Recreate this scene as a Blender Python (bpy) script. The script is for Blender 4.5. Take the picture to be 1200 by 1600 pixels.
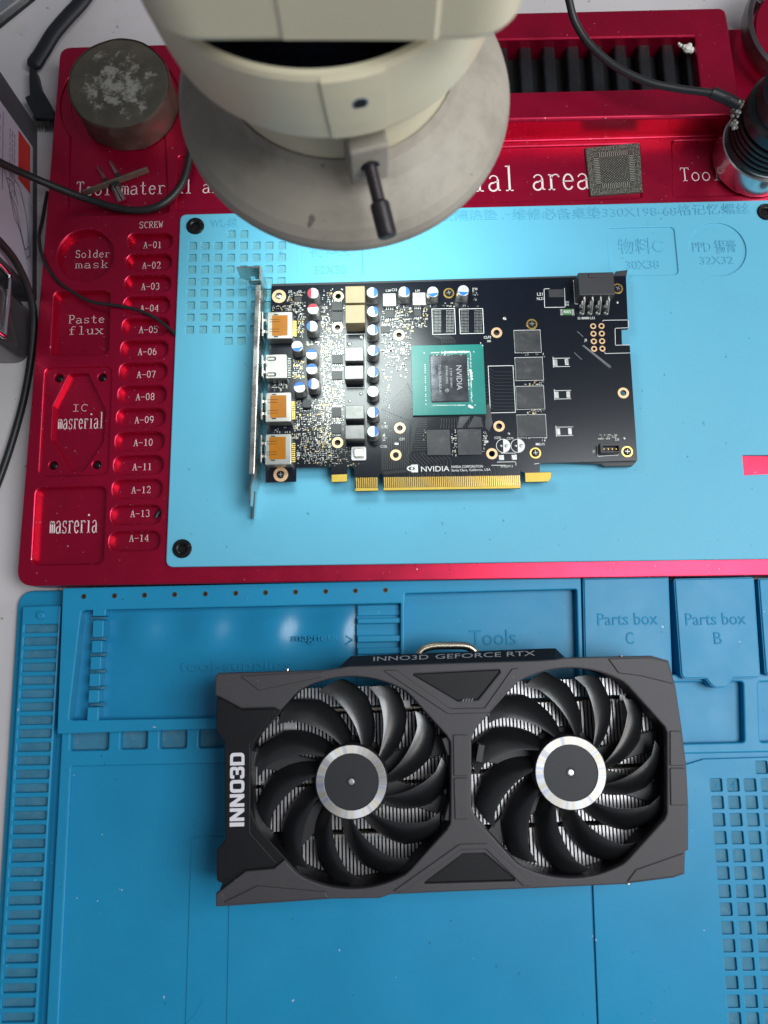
import bpy, math, random
from mathutils import Vector
from mathutils.geometry import delaunay_2d_cdt

random.seed(7)
R = math.radians
MM = 0.001
for _o in list(bpy.data.objects):
    bpy.data.objects.remove(_o)
SC = bpy.context.scene
COL = SC.collection

# ------------------------------------------------------------------ camera
TILT, CAMZ, FPX = R(10.0), 411.0, 1200.0        # camera height in mm above the desk
cam_d = bpy.data.cameras.new('camera')
cam = bpy.data.objects.new('camera', cam_d)
COL.objects.link(cam)
cam_d.sensor_fit = 'VERTICAL'
cam_d.sensor_height = 36.0
cam_d.sensor_width = 27.0
cam_d.lens = 36.0 * FPX / 1600.0
cam_d.clip_start = 0.01
cam_d.clip_end = 20.0
cam.location = (0, 0, CAMZ * MM)
cam.rotation_euler = (TILT, 0, 0)
cam_d.dof.use_dof = True
cam_d.dof.focus_distance = 0.40
cam_d.dof.aperture_fstop = 11.0
SC.camera = cam

# ------------------------------------------------------------------ world and room light
world = bpy.data.worlds.new('World')
SC.world = world
world.use_nodes = True
bg = world.node_tree.nodes['Background']
bg.inputs['Color'].default_value = (0.80, 0.86, 1.0, 1)
bg.inputs['Strength'].default_value = 0.15

def area_light(name, loc, target, sx, sy, power, color):
    d = bpy.data.lights.new(name, 'AREA')
    d.shape = 'RECTANGLE'
    d.size, d.size_y = sx, sy
    d.energy = power
    d.color = color
    o = bpy.data.objects.new(name, d)
    COL.objects.link(o)
    o.location = loc
    o.rotation_euler = (Vector(target) - Vector(loc)).to_track_quat('-Z', 'Y').to_euler()
    return o

area_light('ceiling_lamp', (0.52, 0.02, 0.95), (0.10, 0.05, 0.0), 0.60, 0.60, 10.3, (0.93, 0.97, 1.0))
area_light('window_light', (1.15, -0.45, 0.60), (0.0, 0.1, 0.0), 0.7, 0.5, 4.5, (1.0, 0.96, 0.93))

SC.view_settings.view_transform = 'Standard'
SC.view_settings.look = 'None'
SC.view_settings.exposure = 0.0
SC.view_settings.gamma = 1.0
SC.view_settings.use_curve_mapping = False
SC.render.engine = 'CYCLES'
SC.cycles.use_denoising = True
SC.cycles.max_bounces = 8

# ------------------------------------------------------------------ photo point -> place in the scene (mm) at height z
CT, ST = math.cos(TILT), math.sin(TILT)
def P(px, py, z):
    u, v = (px - 600.0) / FPX, (800.0 - py) / FPX
    t = (CAMZ - z) / (CT - v * ST)
    return (t * u, t * (v * CT + ST))
def scale_at(px, py, z):
    v = (800.0 - py) / FPX
    return FPX * (CT - v * ST) / (CAMZ - z)
def scale_y(px, py, z):
    a, b = P(px, py - 2, z), P(px, py + 2, z)
    return 4.0 / (a[1] - b[1])
def rp(x0, y0, x1, y1, z):
    cx, cy = (x0 + x1) / 2, (y0 + y1) / 2
    c = P(cx, cy, z)
    return c[0], c[1], (x1 - x0) / scale_at(cx, cy, z), (y1 - y0) / scale_y(cx, cy, z)
def PL(pts, z):
    return [P(x, y, z) for x, y in pts]

# ------------------------------------------------------------------ 2-D outlines (mm)
def area2(l):
    return sum(l[i][0] * l[(i + 1) % len(l)][1] - l[(i + 1) % len(l)][0] * l[i][1] for i in range(len(l)))
def ccw(l):
    return l if area2(l) > 0 else l[::-1]
def cw(l):
    return l if area2(l) < 0 else l[::-1]
def rpoly(pts, r, n=5):
    """polygon with rounded corners; r one radius or a list"""
    out = []
    N = len(pts)
    for i in range(N):
        p = Vector(pts[i]); a = Vector(pts[i - 1]); b = Vector(pts[(i + 1) % N])
        rr = r[i] if isinstance(r, (list, tuple)) else r
        da, db = a - p, b - p
        la, lb = da.length, db.length
        if rr <= 0.001 or la < 1e-6 or lb < 1e-6:
            out.append((p.x, p.y)); continue
        da /= la; db /= lb
        ang = math.acos(max(-1, min(1, da.dot(db))))
        if ang > 3.05:
            out.append((p.x, p.y)); continue
        d = min(rr / math.tan(ang / 2), la * 0.48, lb * 0.48)
        s, e = p + da * d, p + db * d
        for k in range(n + 1):
            t = k / n
            q = s * (1 - t) ** 2 + p * 2 * t * (1 - t) + e * t * t
            out.append((q.x, q.y))
    return out
def rrect(cx, cy, w, h, r, ang=0.0, n=4):
    c, s = math.cos(ang), math.sin(ang)
    r = min(r, w / 2 * 0.98, h / 2 * 0.98)
    pts = []
    for sx, sy, a0 in ((1, 1, 0), (-1, 1, 90), (-1, -1, 180), (1, -1, 270)):
        if r < 0.01:
            pts.append((sx * w / 2, sy * h / 2)); continue
        ox, oy = sx * (w / 2 - r), sy * (h / 2 - r)
        for k in range(n + 1):
            a = R(a0 + 90 * k / n)
            pts.append((ox + r * math.cos(a), oy + r * math.sin(a)))
    return [(cx + x * c - y * s, cy + x * s + y * c) for x, y in pts]
def circ(cx, cy, r, n=24, ry=None):
    ry = r if ry is None else ry
    return [(cx + r * math.cos(2 * math.pi * k / n), cy + ry * math.sin(2 * math.pi * k / n)) for k in range(n)]
def inset(l, d):
    if abs(d) < 1e-9:
        return list(l)
    out = []
    N = len(l)
    for i in range(N):
        ax, ay = l[i - 1]; bx, by = l[i]; cx, cy = l[(i + 1) % N]
        e1 = Vector((bx - ax, by - ay)); e2 = Vector((cx - bx, cy - by))
        if e1.length < 1e-7: e1 = e2
        if e2.length < 1e-7: e2 = e1
        e1.normalize(); e2.normalize()
        n1 = Vector((-e1.y, e1.x)); n2 = Vector((-e2.y, e2.x))
        m = n1 + n2
        if m.length < 1e-6:
            m = n1
        m.normalize()
        k = d / max(0.35, m.dot(n1))
        out.append((bx + m.x * k, by + m.y * k))
    return out

# ------------------------------------------------------------------ mesh collector
class G:
    def __init__(s):
        s.v, s.f, s.m = [], [], []
    def add(s, v, f, mi=0):
        o = len(s.v)
        s.v.extend(v)
        s.f.extend([tuple(i + o for i in q) for q in f])
        s.m.extend([mi] * len(f))
    def ring(s, a, b, mi=0, close=True):
        """quads between two equal-length 3-D loops"""
        o = len(s.v); n = len(a)
        s.v.extend(a); s.v.extend(b)
        for i in range(n if close else n - 1):
            j = (i + 1) % n
            s.f.append((o + i, o + j, o + n + j, o + n + i)); s.m.append(mi)
    def cap(s, loops, z, mi=0, up=True):
        vs, es = [], []
        for l in loops:
            o = len(vs)
            vs.extend(Vector((x, y)) for x, y in l)
            es.extend((o + i, o + (i + 1) % len(l)) for i in range(len(l)))
        boxes = [(min(p[0] for p in l), max(p[0] for p in l), min(p[1] for p in l), max(p[1] for p in l), l) for l in loops]
        def inside(x, y):
            odd = False
            for x0, x1, y0, y1, l in boxes:
                if x0 <= x <= x1 and y0 <= y <= y1:
                    for i in range(len(l)):
                        ax, ay = l[i - 1]; bx, by = l[i]
                        if (ay > y) != (by > y) and x < (bx - ax) * (y - ay) / (by - ay) + ax: odd = not odd
            return odd
        ov, oe, of, *_ = delaunay_2d_cdt(vs, es, [], 0, 1e-5)
        flat = [(p.x, p.y, z) for p in ov]
        tri = []
        for fc in of:
            A, B, C = flat[fc[0]], flat[fc[1]], flat[fc[2]]
            ar = (B[0] - A[0]) * (C[1] - A[1]) - (C[0] - A[0]) * (B[1] - A[1])
            if len(fc) == 3 and abs(ar) < 1e-9: continue
            if not inside((A[0] + B[0] + C[0]) / 3, (A[1] + B[1] + C[1]) / 3): continue
            tri.append(tuple(fc) if (ar > 0) == up else tuple(fc)[::-1])
        s.add(flat, tri, mi)

def slab(g, outer, holes, z0, z1, bev=0.0, hbev=None, mi=0, wall=None, bottom=False, top=True, seg=2):
    hbev = bev if hbev is None else hbev
    wall = mi if wall is None else wall
    tops = []
    for k, lp in enumerate([ccw(outer)] + [cw(h) for h in holes]):
        b = bev if k == 0 else hbev
        # outer loops shrink to the top; hole loops keep their size at the top and shrink below
        base = lp if k == 0 else inset(lp, -b)
        prof = [(0.0, z0)]
        if b > 0:
            for q in range(seg + 1):
                a = (math.pi / 2) * q / seg
                prof.append((b * (1 - math.cos(a)), z1 - b + b * math.sin(a)))
        else:
            prof.append((0.0, z1))
        rings = [[(x, y, z) for x, y in inset(base, d)] for d, z in prof]
        for a, c in zip(rings, rings[1:]):
            g.ring(a, c, wall if b == 0 else mi)
        tops.append([(x, y) for x, y, z in rings[-1]])
    if top:
        g.cap(tops, z1, mi)
    if bottom:
        g.cap([ccw(outer)] + [cw(inset(cw(h), -hbev)) for h in holes], z0, mi, up=False)

def box(g, cx, cy, w, h, z0, z1, ang=0.0, r=0.0, bev=0.0, mi=0, bottom=True):
    slab(g, rrect(cx, cy, w, h, r, ang), [], z0, z1, bev, mi=mi, bottom=bottom)

def lathe(g, prof, c=(0, 0), n=48, mi=0, a0=0.0, a1=360.0, mis=None):
    full = abs(a1 - a0 - 360) < 1e-6
    k = n if full else n + 1
    rings = []
    for r, z in prof:
        rings.append([(c[0] + r * math.cos(R(a0 + (a1 - a0) * i / n)), c[1] + r * math.sin(R(a0 + (a1 - a0) * i / n)), z) for i in range(k)])
    for i, (a, b) in enumerate(zip(rings, rings[1:])):
        g.ring(a, b, mis[i] if mis else mi, full)

def catmull(pts, sub=8):
    out = []
    n = len(pts)
    for i in range(n - 1):
        p0 = Vector(pts[max(0, i - 1)]); p1 = Vector(pts[i]); p2 = Vector(pts[i + 1]); p3 = Vector(pts[min(n - 1, i + 2)])
        for k in range(sub):
            t = k / sub
            out.append(0.5 * ((2 * p1) + (p2 - p0) * t + (2 * p0 - 5 * p1 + 4 * p2 - p3) * t * t + (3 * p1 - p0 - 3 * p2 + p3) * t ** 3))
    out.append(Vector(pts[-1]))
    return out
def tube(g, pts, r, n=10, mi=0, sub=8, caps=True, flat=1.0):
    path = catmull(pts, sub) if sub else [Vector(p) for p in pts]
    rings = []
    side = None
    for i, p in enumerate(path):
        d = (path[min(i + 1, len(path) - 1)] - path[max(i - 1, 0)]).normalized()
        if side is None:
            ref = Vector((0, 0, 1)) if abs(d.z) < 0.9 else Vector((1, 0, 0))
            side = d.cross(ref).normalized()
        else:
            side = (side - d * side.dot(d)).normalized()
        up = side.cross(d).normalized()
        rr = r[min(i, len(r) - 1)] if isinstance(r, list) else r
        rings.append([tuple(p + side * (rr * math.cos(2 * math.pi * k / n)) + up * (rr * flat * math.sin(2 * math.pi * k / n))) for k in range(n)])
    for a, b in zip(rings, rings[1:]):
        g.ring(b, a, mi)
    if caps:
        for rg, rev in ((rings[0], False), (rings[-1], True)):
            o = len(g.v); g.v.extend(rg)
            ids = list(range(o, o + n))
            g.f.append(tuple(ids[::-1] if rev else ids)); g.m.append(mi)
    return path

# ------------------------------------------------------------------ objects
ORG = {}
def finish(me, mats, g, smooth):
    for m in mats:
        me.materials.append(m)
    if len(mats) > 1:
        me.polygons.foreach_set('material_index', g.m)
    if smooth:
        me.shade_smooth()
        me.set_sharp_from_angle(angle=R(smooth))
    me.update()
def as_list(m):
    return list(m) if isinstance(m, (list, tuple)) else [m]
def origin_of(parent):
    return ORG.get(parent.name, (0, 0, 0)) if parent else (0, 0, 0)
def make(name, g, mats, parent=None, smooth=35, label=None, kind=None, origin=None):
    """one mesh object from world-mm geometry, stored relative to its thing's base"""
    o0 = origin_of(parent) if parent else (origin or (0, 0, 0))
    me = bpy.data.meshes.new(name)
    me.from_pydata([((x - o0[0]) * MM, (y - o0[1]) * MM, (z - o0[2]) * MM) for x, y, z in g.v], [], g.f)
    finish(me, as_list(mats), g, smooth)
    o = bpy.data.objects.new(name, me)
    COL.objects.link(o)
    if parent:
        o.parent = parent
    else:
        o.location = tuple(c * MM for c in o0)
    ORG[o.name] = o0
    if label: o['label'] = label
    if kind: o['kind'] = kind
    return o
def shared(name, g, mats, smooth=35):
    me = bpy.data.meshes.new(name)
    me.from_pydata([(x * MM, y * MM, z * MM) for x, y, z in g.v], [], g.f)
    finish(me, as_list(mats), g, smooth)
    return me
def inst(name, me, parent, pos, rz=0.0, sc=None):
    """a part sharing mesh data, at a world-mm place"""
    o0 = origin_of(parent)
    o = bpy.data.objects.new(name, me)
    COL.objects.link(o)
    o.parent = parent
    o.location = tuple((a - b) * MM for a, b in zip(pos, o0))
    o.rotation_euler = (0, 0, rz)
    if sc: o.scale = sc
    ORG[o.name] = tuple(pos)
    return o
def tag(o, label, cat, group=None, kind=None):
    o['label'] = label
    o['category'] = cat
    if group: o['group'] = group
    if kind: o['kind'] = kind
    return o
def thing(name, label, cat, pos, group=None):
    o = bpy.data.objects.new(name, None)
    COL.objects.link(o)
    o.empty_display_size = 0.01
    o.location = tuple(c * MM for c in pos)
    ORG[o.name] = tuple(pos)
    return tag(o, label, cat, group)

# ------------------------------------------------------------------ lettering
_tc = {}
def text_geo(s, extrude=0.0, bevel=0.0):
    key = (s, extrude, bevel)
    if key in _tc: return _tc[key]
    cu = bpy.data.curves.new('lettering', 'FONT')
    cu.body = s
    cu.size = 1.0
    cu.extrude = extrude
    cu.bevel_depth = bevel
    cu.resolution_u = 3
    o = bpy.data.objects.new('lettering', cu)
    COL.objects.link(o)
    dg = bpy.context.evaluated_depsgraph_get()
    me = bpy.data.meshes.new_from_object(o.evaluated_get(dg))
    v = [tuple(p.co) for p in me.vertices]
    f = [tuple(p.vertices) for p in me.polygons]
    bpy.data.objects.remove(o); bpy.data.curves.remove(cu); bpy.data.meshes.remove(me)
    xs = [p[0] for p in v] or [0, 1]; ys = [p[1] for p in v] or [0, 1]
    _tc[key] = (v, f, min(xs), max(xs), min(ys), max(ys))
    return _tc[key]
def text_fit(g, s, cx, cy, w, h, z, ang=0.0, depth=0.0, mi=0, embolden=0.0):
    """lettering fitted into w x h mm about (cx, cy), its lowest face at z"""
    v, f, x0, x1, y0, y1 = text_geo(s, 0.02 if depth else 0.0, 0.0)
    sx, sy = w / max(1e-6, x1 - x0), h / max(1e-6, y1 - y0)
    c, sn = math.cos(ang), math.sin(ang)
    out = []
    for x, y, q in v:
        X, Y = (x - (x0 + x1) / 2) * sx, (y - (y0 + y1) / 2) * sy
        out.append((cx + X * c - Y * sn, cy + X * sn + Y * c, z + (depth if q > 0 else 0.0)))
    g.add(out, f, mi)
def text_px(g, s, px, py, wpx, hpx, z, ang=0.0, depth=0.0, mi=0):
    c = P(px, py, z)
    k, ky = scale_at(px, py, z), scale_y(px, py, z)
    if abs(abs(ang) - math.pi / 2) < 0.4:
        k, ky = ky, k
    text_fit(g, s, c[0], c[1], wpx / k, hpx / ky, z, ang, depth, mi)

# a monospaced serif stroke alphabet for the engraved lettering of the red base
def EL(cx, cy, rx, ry, a0, a1, n=10):
    return [(cx + rx * math.cos(R(a0 + (a1 - a0) * k / n)), cy + ry * math.sin(R(a0 + (a1 - a0) * k / n))) for k in range(n + 1)]
TK, TN = 0.075, 0.042
def V(x, a, b): return (TK, [(x, a), (x, b)])
def H(a, b, y): return (TN, [(a, y), (b, y)])
def C(pts, w=0.06): return (w, pts)
X_ = 0.64
GL = {
 'T': [V(.24, 0, 1), H(.05, .43, .98), (TN, [(.06, .98), (.05, .82)]), (TN, [(.42, .98), (.43, .82)]), H(.14, .34, .02)],
 'o': [C(EL(.24, .31, .165, .30, 0, 360, 16))],
 'l': [V(.25, 0, 1), H(.12, .38, .02), H(.13, .25, .97)],
 'm': [V(.07, 0, .62), C(EL(.15, .45, .08, .15, 180, 0), TN), V(.23, 0, .48), C(EL(.31, .45, .08, .15, 180, 0), TN), V(.40, 0, .48), H(.01, .13, .02), H(.18, .29, .02), H(.35, .46, .02), H(.01, .07, .60)],
 'a': [C(EL(.22, .45, .14, .16, 165, 0), TN), V(.36, .06, .46), C(EL(.20, .17, .14, .16, 75, 330)), (TN, [(.24, .35), (.36, .38)]), (TN, [(.36, .05), (.45, .03)])],
 't': [V(.22, .1, .88), H(.08, .38, .62), C(EL(.32, .12, .10, .11, 180, 340), TN)],
 'e': [C(EL(.24, .31, .16, .30, 5, 325, 14)), H(.09, .40, .34)],
 'r': [V(.16, 0, .60), C(EL(.32, .42, .15, .19, 170, 40), TN), H(.06, .28, .02), H(.07, .16, .60), (.08, [(.40, .52), (.43, .56)])],
 'i': [V(.24, 0, .60), H(.12, .37, .02), H(.13, .24, .60), (.10, [(.23, .83), (.23, .92)])],
 'S': [C(EL(.24, .74, .15, .23, 25, 270)), C(EL(.24, .26, .16, .25, 90, -160)), (TN, [(.40, .97), (.40, .76)]), (TN, [(.08, .03), (.08, .26)])],
 'd': [C(EL(.22, .30, .15, .29, 40, 330, 14)), V(.37, .03, 1), H(.26, .37, .97), H(.37, .45, .02)],
 's': [C(EL(.24, .46, .13, .15, 25, 270), TN), C(EL(.24, .16, .14, .15, 90, -160), TN), (TN, [(.37, .61), (.37, .47)]), (TN, [(.10, .01), (.10, .17)])],
 'k': [V(.13, 0, 1), H(.04, .13, .97), H(.03, .23, .02), (TN, [(.14, .26), (.36, .58)]), (.06, [(.22, .36), (.40, .03)]), H(.30, .46, .02), H(.27, .43, .60)],
 'P': [V(.13, 0, 1), H(.03, .24, .02), H(.04, .25, .98), H(.13, .25, .46), C(EL(.25, .72, .16, .26, 90, -90))],
 'f': [V(.20, 0, .78), C(EL(.31, .80, .11, .17, 180, 30), TN), H(.07, .36, .60), H(.09, .33, .02)],
 'u': [V(.11, .2, .62), C(EL(.22, .18, .11, .16, 180, 330), TN), V(.36, .0, .62), H(.03, .11, .60), H(.27, .36, .60), H(.36, .45, .03)],
 'x': [(.06, [(.08, .60), (.40, .02)]), (TN, [(.40, .60), (.08, .02)]), H(.01, .17, .61), H(.30, .46, .61), H(.01, .17, .02), H(.30, .47, .02)],
 'I': [V(.24, 0, 1), H(.08, .40, .02), H(.08, .40, .98)],
 'C': [C(EL(.26, .5, .18, .48, 50, 310, 14)), (TN, [(.41, .97), (.41, .74)])],
 'R': [V(.11, 0, 1), H(.02, .20, .02), H(.02, .23, .98), H(.11, .23, .50), C(EL(.23, .74, .16, .24, 90, -90)), (.06, [(.24, .48), (.42, .03)]), H(.38, .48, .03)],
 'E': [V(.12, 0, 1), H(.03, .40, .02), H(.03, .40, .98), H(.12, .30, .52), (TN, [(.41, .02), (.41, .22)]), (TN, [(.40, .98), (.40, .80)]), (TN, [(.30, .42), (.30, .62)])],
 'W': [(.06, [(.05, .98), (.14, .02)]), (TN, [(.14, .02), (.24, .80)]), (.06, [(.24, .80), (.34, .02)]), (TN, [(.34, .02), (.43, .98)]), H(0, .12, .98), H(.37, .48, .98)],
 'A': [(TN, [(.08, .02), (.24, .98)]), (.07, [(.24, .98), (.40, .02)]), H(.14, .34, .36), H(.01, .16, .02), H(.31, .48, .02)],
 '-': [H(.04, .44, .46)],
 '0': [C(EL(.24, .5, .16, .47, 0, 360, 16))],
 '1': [V(.25, 0, .97), H(.12, .38, .02), (TN, [(.13, .84), (.25, .96)])],
 '2': [C(EL(.24, .70, .15, .26, 170, -30)), (TN, [(.37, .60), (.09, .04)]), H(.08, .40, .03), (TN, [(.40, .03), (.41, .20)])],
 '3': [C(EL(.22, .74, .15, .22, 150, -90)), C(EL(.22, .27, .17, .26, 90, -150))],
 '4': [V(.32, 0, .97), (TN, [(.32, .97), (.06, .30)]), H(.05, .43, .28), H(.22, .42, .02)],
 '5': [H(.12, .40, .95), (TN, [(.12, .95), (.10, .50)]), C(EL(.23, .31, .17, .29, 130, -150))],
 '6': [C(EL(.24, .30, .16, .29, 0, 360, 14)), C(EL(.32, .40, .24, .56, 105, 180))],
 '7': [H(.08, .41, .95), (.06, [(.40, .95), (.20, 0)]), (TN, [(.08, .95), (.07, .78)])],
 '8': [C(EL(.24, .75, .14, .22, 0, 360, 14)), C(EL(.24, .26, .16, .25, 0, 360, 14))],
 '9': [C(EL(.24, .68, .16, .29, 0, 360, 14)), C(EL(.16, .56, .24, .54, -75, 10))],
 'v': [(.06, [(.07, .60), (.24, .02)]), (TN, [(.24, .02), (.40, .60)]), H(.01, .16, .60), H(.31, .47, .60)],
}
def stroke_text(g, s, px, py, adv, hpx, z, ang, mi=0, bold=1.0):
    """px,py: left end of the baseline; adv: advance and hpx: cap height, in photo pixels"""
    o = Vector(P(px, py, z))
    A = adv / scale_at(px, py, z) / 0.5
    Hh = hpx / scale_y(px, py, z)
    ex = Vector((math.cos(ang), math.sin(ang))); ey = Vector((-math.sin(ang), math.cos(ang)))
    for i, ch in enumerate(s):
        for w, pts in GL.get(ch, []):
            q = [o + ex * ((x + 0.5 * i) * A) + ey * (y * Hh) for x, y in pts]
            hw = w * bold * 0.5 * min(A, Hh)
            L, Rr = [], []
            for k, p in enumerate(q):
                d = (q[min(k + 1, len(q) - 1)] - q[max(k - 1, 0)])
                d = d.normalized() if d.length > 1e-9 else ex
                nn = Vector((-d.y, d.x)) * hw
                L.append((p.x + nn.x, p.y + nn.y, z)); Rr.append((p.x - nn.x, p.y - nn.y, z))
            g.ring(Rr, L, mi, False)

# ------------------------------------------------------------------ materials
def mat(name, col, rough=0.5, metal=0.0, spec=0.5, var=0.0, vscale=60.0, bump=0.0, bscale=900.0, col2=None, specks=None,
        coat=0.0, coat_rough=0.15, rvar=0.0, aniso=0.0, emis=None, trans=0.0, grime=None):
    m = bpy.data.materials.new(name)
    m.use_nodes = True
    nt = m.node_tree
    N, L = nt.nodes, nt.links
    b = N['Principled BSDF']
    b.inputs['Base Color'].default_value = (*col, 1)
    b.inputs['Roughness'].default_value = rough
    b.inputs['Metallic'].default_value = metal
    b.inputs['Specular IOR Level'].default_value = spec
    b.inputs['Coat Weight'].default_value = coat
    b.inputs['Coat Roughness'].default_value = coat_rough
    if trans: b.inputs['Transmission Weight'].default_value = trans
    if emis:
        b.inputs['Emission Color'].default_value = (*emis[0], 1)
        b.inputs['Emission Strength'].default_value = emis[1]
    tc = N.new('ShaderNodeTexCoord')
    def noise(sc, det=4.0, ro=0.6):
        n = N.new('ShaderNodeTexNoise')
        n.inputs['Scale'].default_value = sc
        n.inputs['Detail'].default_value = det
        n.inputs['Roughness'].default_value = ro
        L.new(tc.outputs['Object'], n.inputs['Vector'])
        return n.outputs['Fac']
    def ramp(src, stops):
        r = N.new('ShaderNodeValToRGB')
        e = r.color_ramp.elements
        while len(e) < len(stops): e.new(0.5)
        for q, (p, c) in zip(e, stops):
            q.position = p; q.color = (*c, 1) if len(c) == 3 else c
        L.new(src, r.inputs['Fac'])
        return r.outputs['Color']
    def mix(fac, a, c):
        n = N.new('ShaderNodeMix'); n.data_type = 'RGBA'
        if hasattr(fac, 'node'): L.new(fac, n.inputs['Factor'])
        else: n.inputs['Factor'].default_value = fac
        for s, x in ((n.inputs['A'], a), (n.inputs['B'], c)):
            if hasattr(x, 'node'): L.new(x, s)
            else: s.default_value = (*x, 1)
        return n.outputs['Result']
    cur = None
    if var:
        hi = col2 or tuple(min(1, c * (1 + var)) for c in col)
        lo = tuple(c * (1 - var) for c in col)
        cur = ramp(noise(vscale, 6), [(0.32, lo), (0.52, col), (0.72, hi)])
    if grime:
        gcol, gscale, g0, g1, gs = grime
        f = ramp(noise(gscale, 8, 0.7), [(g0, (0, 0, 0)), (g1, (gs, gs, gs))])
        cur = mix(f, cur if cur is not None else col, gcol)
    for sp in (specks or []):
        scol, sscale, p0, p1, st = sp
        f = ramp(noise(sscale, 2, 0.5), [(p0, (0, 0, 0)), (p1, (st, st, st))])
        cur = mix(f, cur if cur is not None else col, scol)
    if cur is not None:
        L.new(cur, b.inputs['Base Color'])
    if rvar:
        f = ramp(noise(vscale * 1.7 + 20, 6), [(0.3, (max(0, rough - rvar),) * 3), (0.7, (min(1, rough + rvar),) * 3)])
        L.new(f, b.inputs['Roughness'])
    if bump:
        bm = N.new('ShaderNodeBump')
        bm.inputs['Strength'].default_value = bump
        bm.inputs['Distance'].default_value = 0.0002
        L.new(noise(bscale, 3), bm.inputs['Height'])
        L.new(bm.outputs['Normal'], b.inputs['Normal'])
    return m

MT = {}
def add_mat(key, *a, **k):
    MT[key] = mat(key, *a, **k)
add_mat('desk_white', (0.62, 0.58, 0.58), 0.45, var=0.06, vscale=9, grime=((0.40, 0.36, 0.33), 30, 0.56, 0.80, 0.5), specks=[((0.12, 0.1, 0.1), 210, 0.70, 0.74, 0.7)])
add_mat('red_anodised', (0.50, 0.0012, 0.042), 0.30, metal=0.72, spec=0.6, var=0.10, vscale=25, bump=0.10, bscale=5000, rvar=0.05,
        coat=0.28, coat_rough=0.32, specks=[((0.75, 0.62, 0.64), 560, 0.735, 0.76, 0.7), ((0.06, 0.0, 0.006), 420, 0.74, 0.77, 0.6)])
add_mat('engraved_white', (0.80, 0.66, 0.66), 0.6, var=0.08, vscale=400)
add_mat('pad_silicone', (0.125, 0.46, 0.635), 0.50, spec=0.35, var=0.04, vscale=14, bump=0.10, bscale=2600, col2=(0.135, 0.465, 0.62),
        specks=[((0.06, 0.16, 0.22), 300, 0.735, 0.77, 0.6)], grime=((0.20, 0.42, 0.42), 22, 0.60, 0.85, 0.35))
add_mat('mat_silicone', (0.013, 0.25, 0.455), 0.40, spec=0.32, var=0.08, vscale=12, bump=0.12, bscale=2200,
        specks=[((0.55, 0.62, 0.65), 260, 0.76, 0.78, 0.8), ((0.01, 0.06, 0.1), 300, 0.74, 0.77, 0.5)], rvar=0.06)
add_mat('mat_silicone_dusty', (0.045, 0.20, 0.31), 0.6, spec=0.3, var=0.15, vscale=90, bump=0.25, bscale=1500, grime=((0.11, 0.24, 0.30), 260, 0.5, 0.75, 0.8))
add_mat('pad_silicone_dusty', (0.16, 0.40, 0.45), 0.6, spec=0.3, var=0.1, vscale=120, grime=((0.30, 0.40, 0.32), 200, 0.55, 0.8, 0.6))
add_mat('black_oxide', (0.018, 0.018, 0.02), 0.35, metal=0.6, var=0.3, vscale=500, specks=[((0.5, 0.45, 0.42), 900, 0.68, 0.72, 0.7)])
add_mat('solder_mask_black', (0.0025, 0.005, 0.011), 0.22, spec=0.55, var=0.15, vscale=60, bump=0.03, bscale=3000, specks=[((0.12, 0.13, 0.15), 700, 0.76, 0.78, 0.5)])
add_mat('pcb_trace', (0.030, 0.032, 0.034), 0.30, spec=0.7, metal=0.25)
add_mat('pcb_edge', (0.05, 0.055, 0.05), 0.7)
add_mat('pad_letter', (0.115, 0.43, 0.595), 0.6, spec=0.25, var=0.1, vscale=200)
add_mat('mat_silicone_gloss', (0.012, 0.235, 0.435), 0.24, spec=0.5, var=0.08, vscale=12)
add_mat('mat_letter', (0.013, 0.245, 0.446), 0.6, spec=0.25, var=0.1, vscale=200)
add_mat('gold', (0.83, 0.56, 0.16), 0.28, metal=1.0, var=0.08, vscale=200)
add_mat('gold_plain', (0.60, 0.42, 0.07), 0.42, metal=0.5, var=0.06, vscale=300)
add_mat('copper_ring', (0.80, 0.52, 0.30), 0.40, metal=0.7, var=0.1, vscale=400)
add_mat('silkscreen', (0.78, 0.78, 0.75), 0.6)
add_mat('solder', (0.50, 0.50, 0.48), 0.34, metal=0.9, bump=0.3, bscale=2600, var=0.1, vscale=600)
add_mat('smd_tan', (0.42, 0.32, 0.20), 0.5)
add_mat('smd_dark', (0.018, 0.018, 0.02), 0.45)
add_mat('steel', (0.62, 0.60, 0.56), 0.26, metal=1.0, var=0.10, vscale=60, rvar=0.08)
add_mat('port_shell', (0.46, 0.45, 0.42), 0.38, metal=0.85, var=0.10, vscale=200)
add_mat('kapton', (0.36, 0.125, 0.004), 0.28, spec=0.45, var=0.12, vscale=90)
add_mat('cap_can', (0.50, 0.50, 0.48), 0.34, metal=0.9, var=0.08, vscale=200)
add_mat('cap_top', (0.62, 0.65, 0.66), 0.42, metal=0.4, var=0.05, vscale=700)
add_mat('cap_blue', (0.005, 0.13, 0.62), 0.45)
add_mat('cap_red', (0.55, 0.006, 0.03), 0.45)
add_mat('inductor_grey', (0.21, 0.207, 0.20), 0.42, metal=0.55, var=0.18, vscale=160, bump=0.1, bscale=900)
add_mat('inductor_side', (0.035, 0.036, 0.038), 0.5)
add_mat('inductor_tan', (0.32, 0.255, 0.14), 0.5, var=0.08, vscale=120, bump=0.05)
add_mat('chip_black', (0.028, 0.028, 0.030), 0.42, var=0.2, vscale=200, bump=0.08, bscale=2600)
add_mat('memory_black', (0.036, 0.037, 0.040), 0.40, var=0.3, vscale=120, bump=0.06, bscale=2200, rvar=0.12, grime=((0.12, 0.12, 0.125), 130, 0.52, 0.78, 0.8))
add_mat('substrate_green', (0.012, 0.19, 0.165), 0.30, spec=0.5, var=0.08, vscale=80, bump=0.02, grime=((0.12, 0.30, 0.28), 110, 0.55, 0.85, 0.5))
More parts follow.
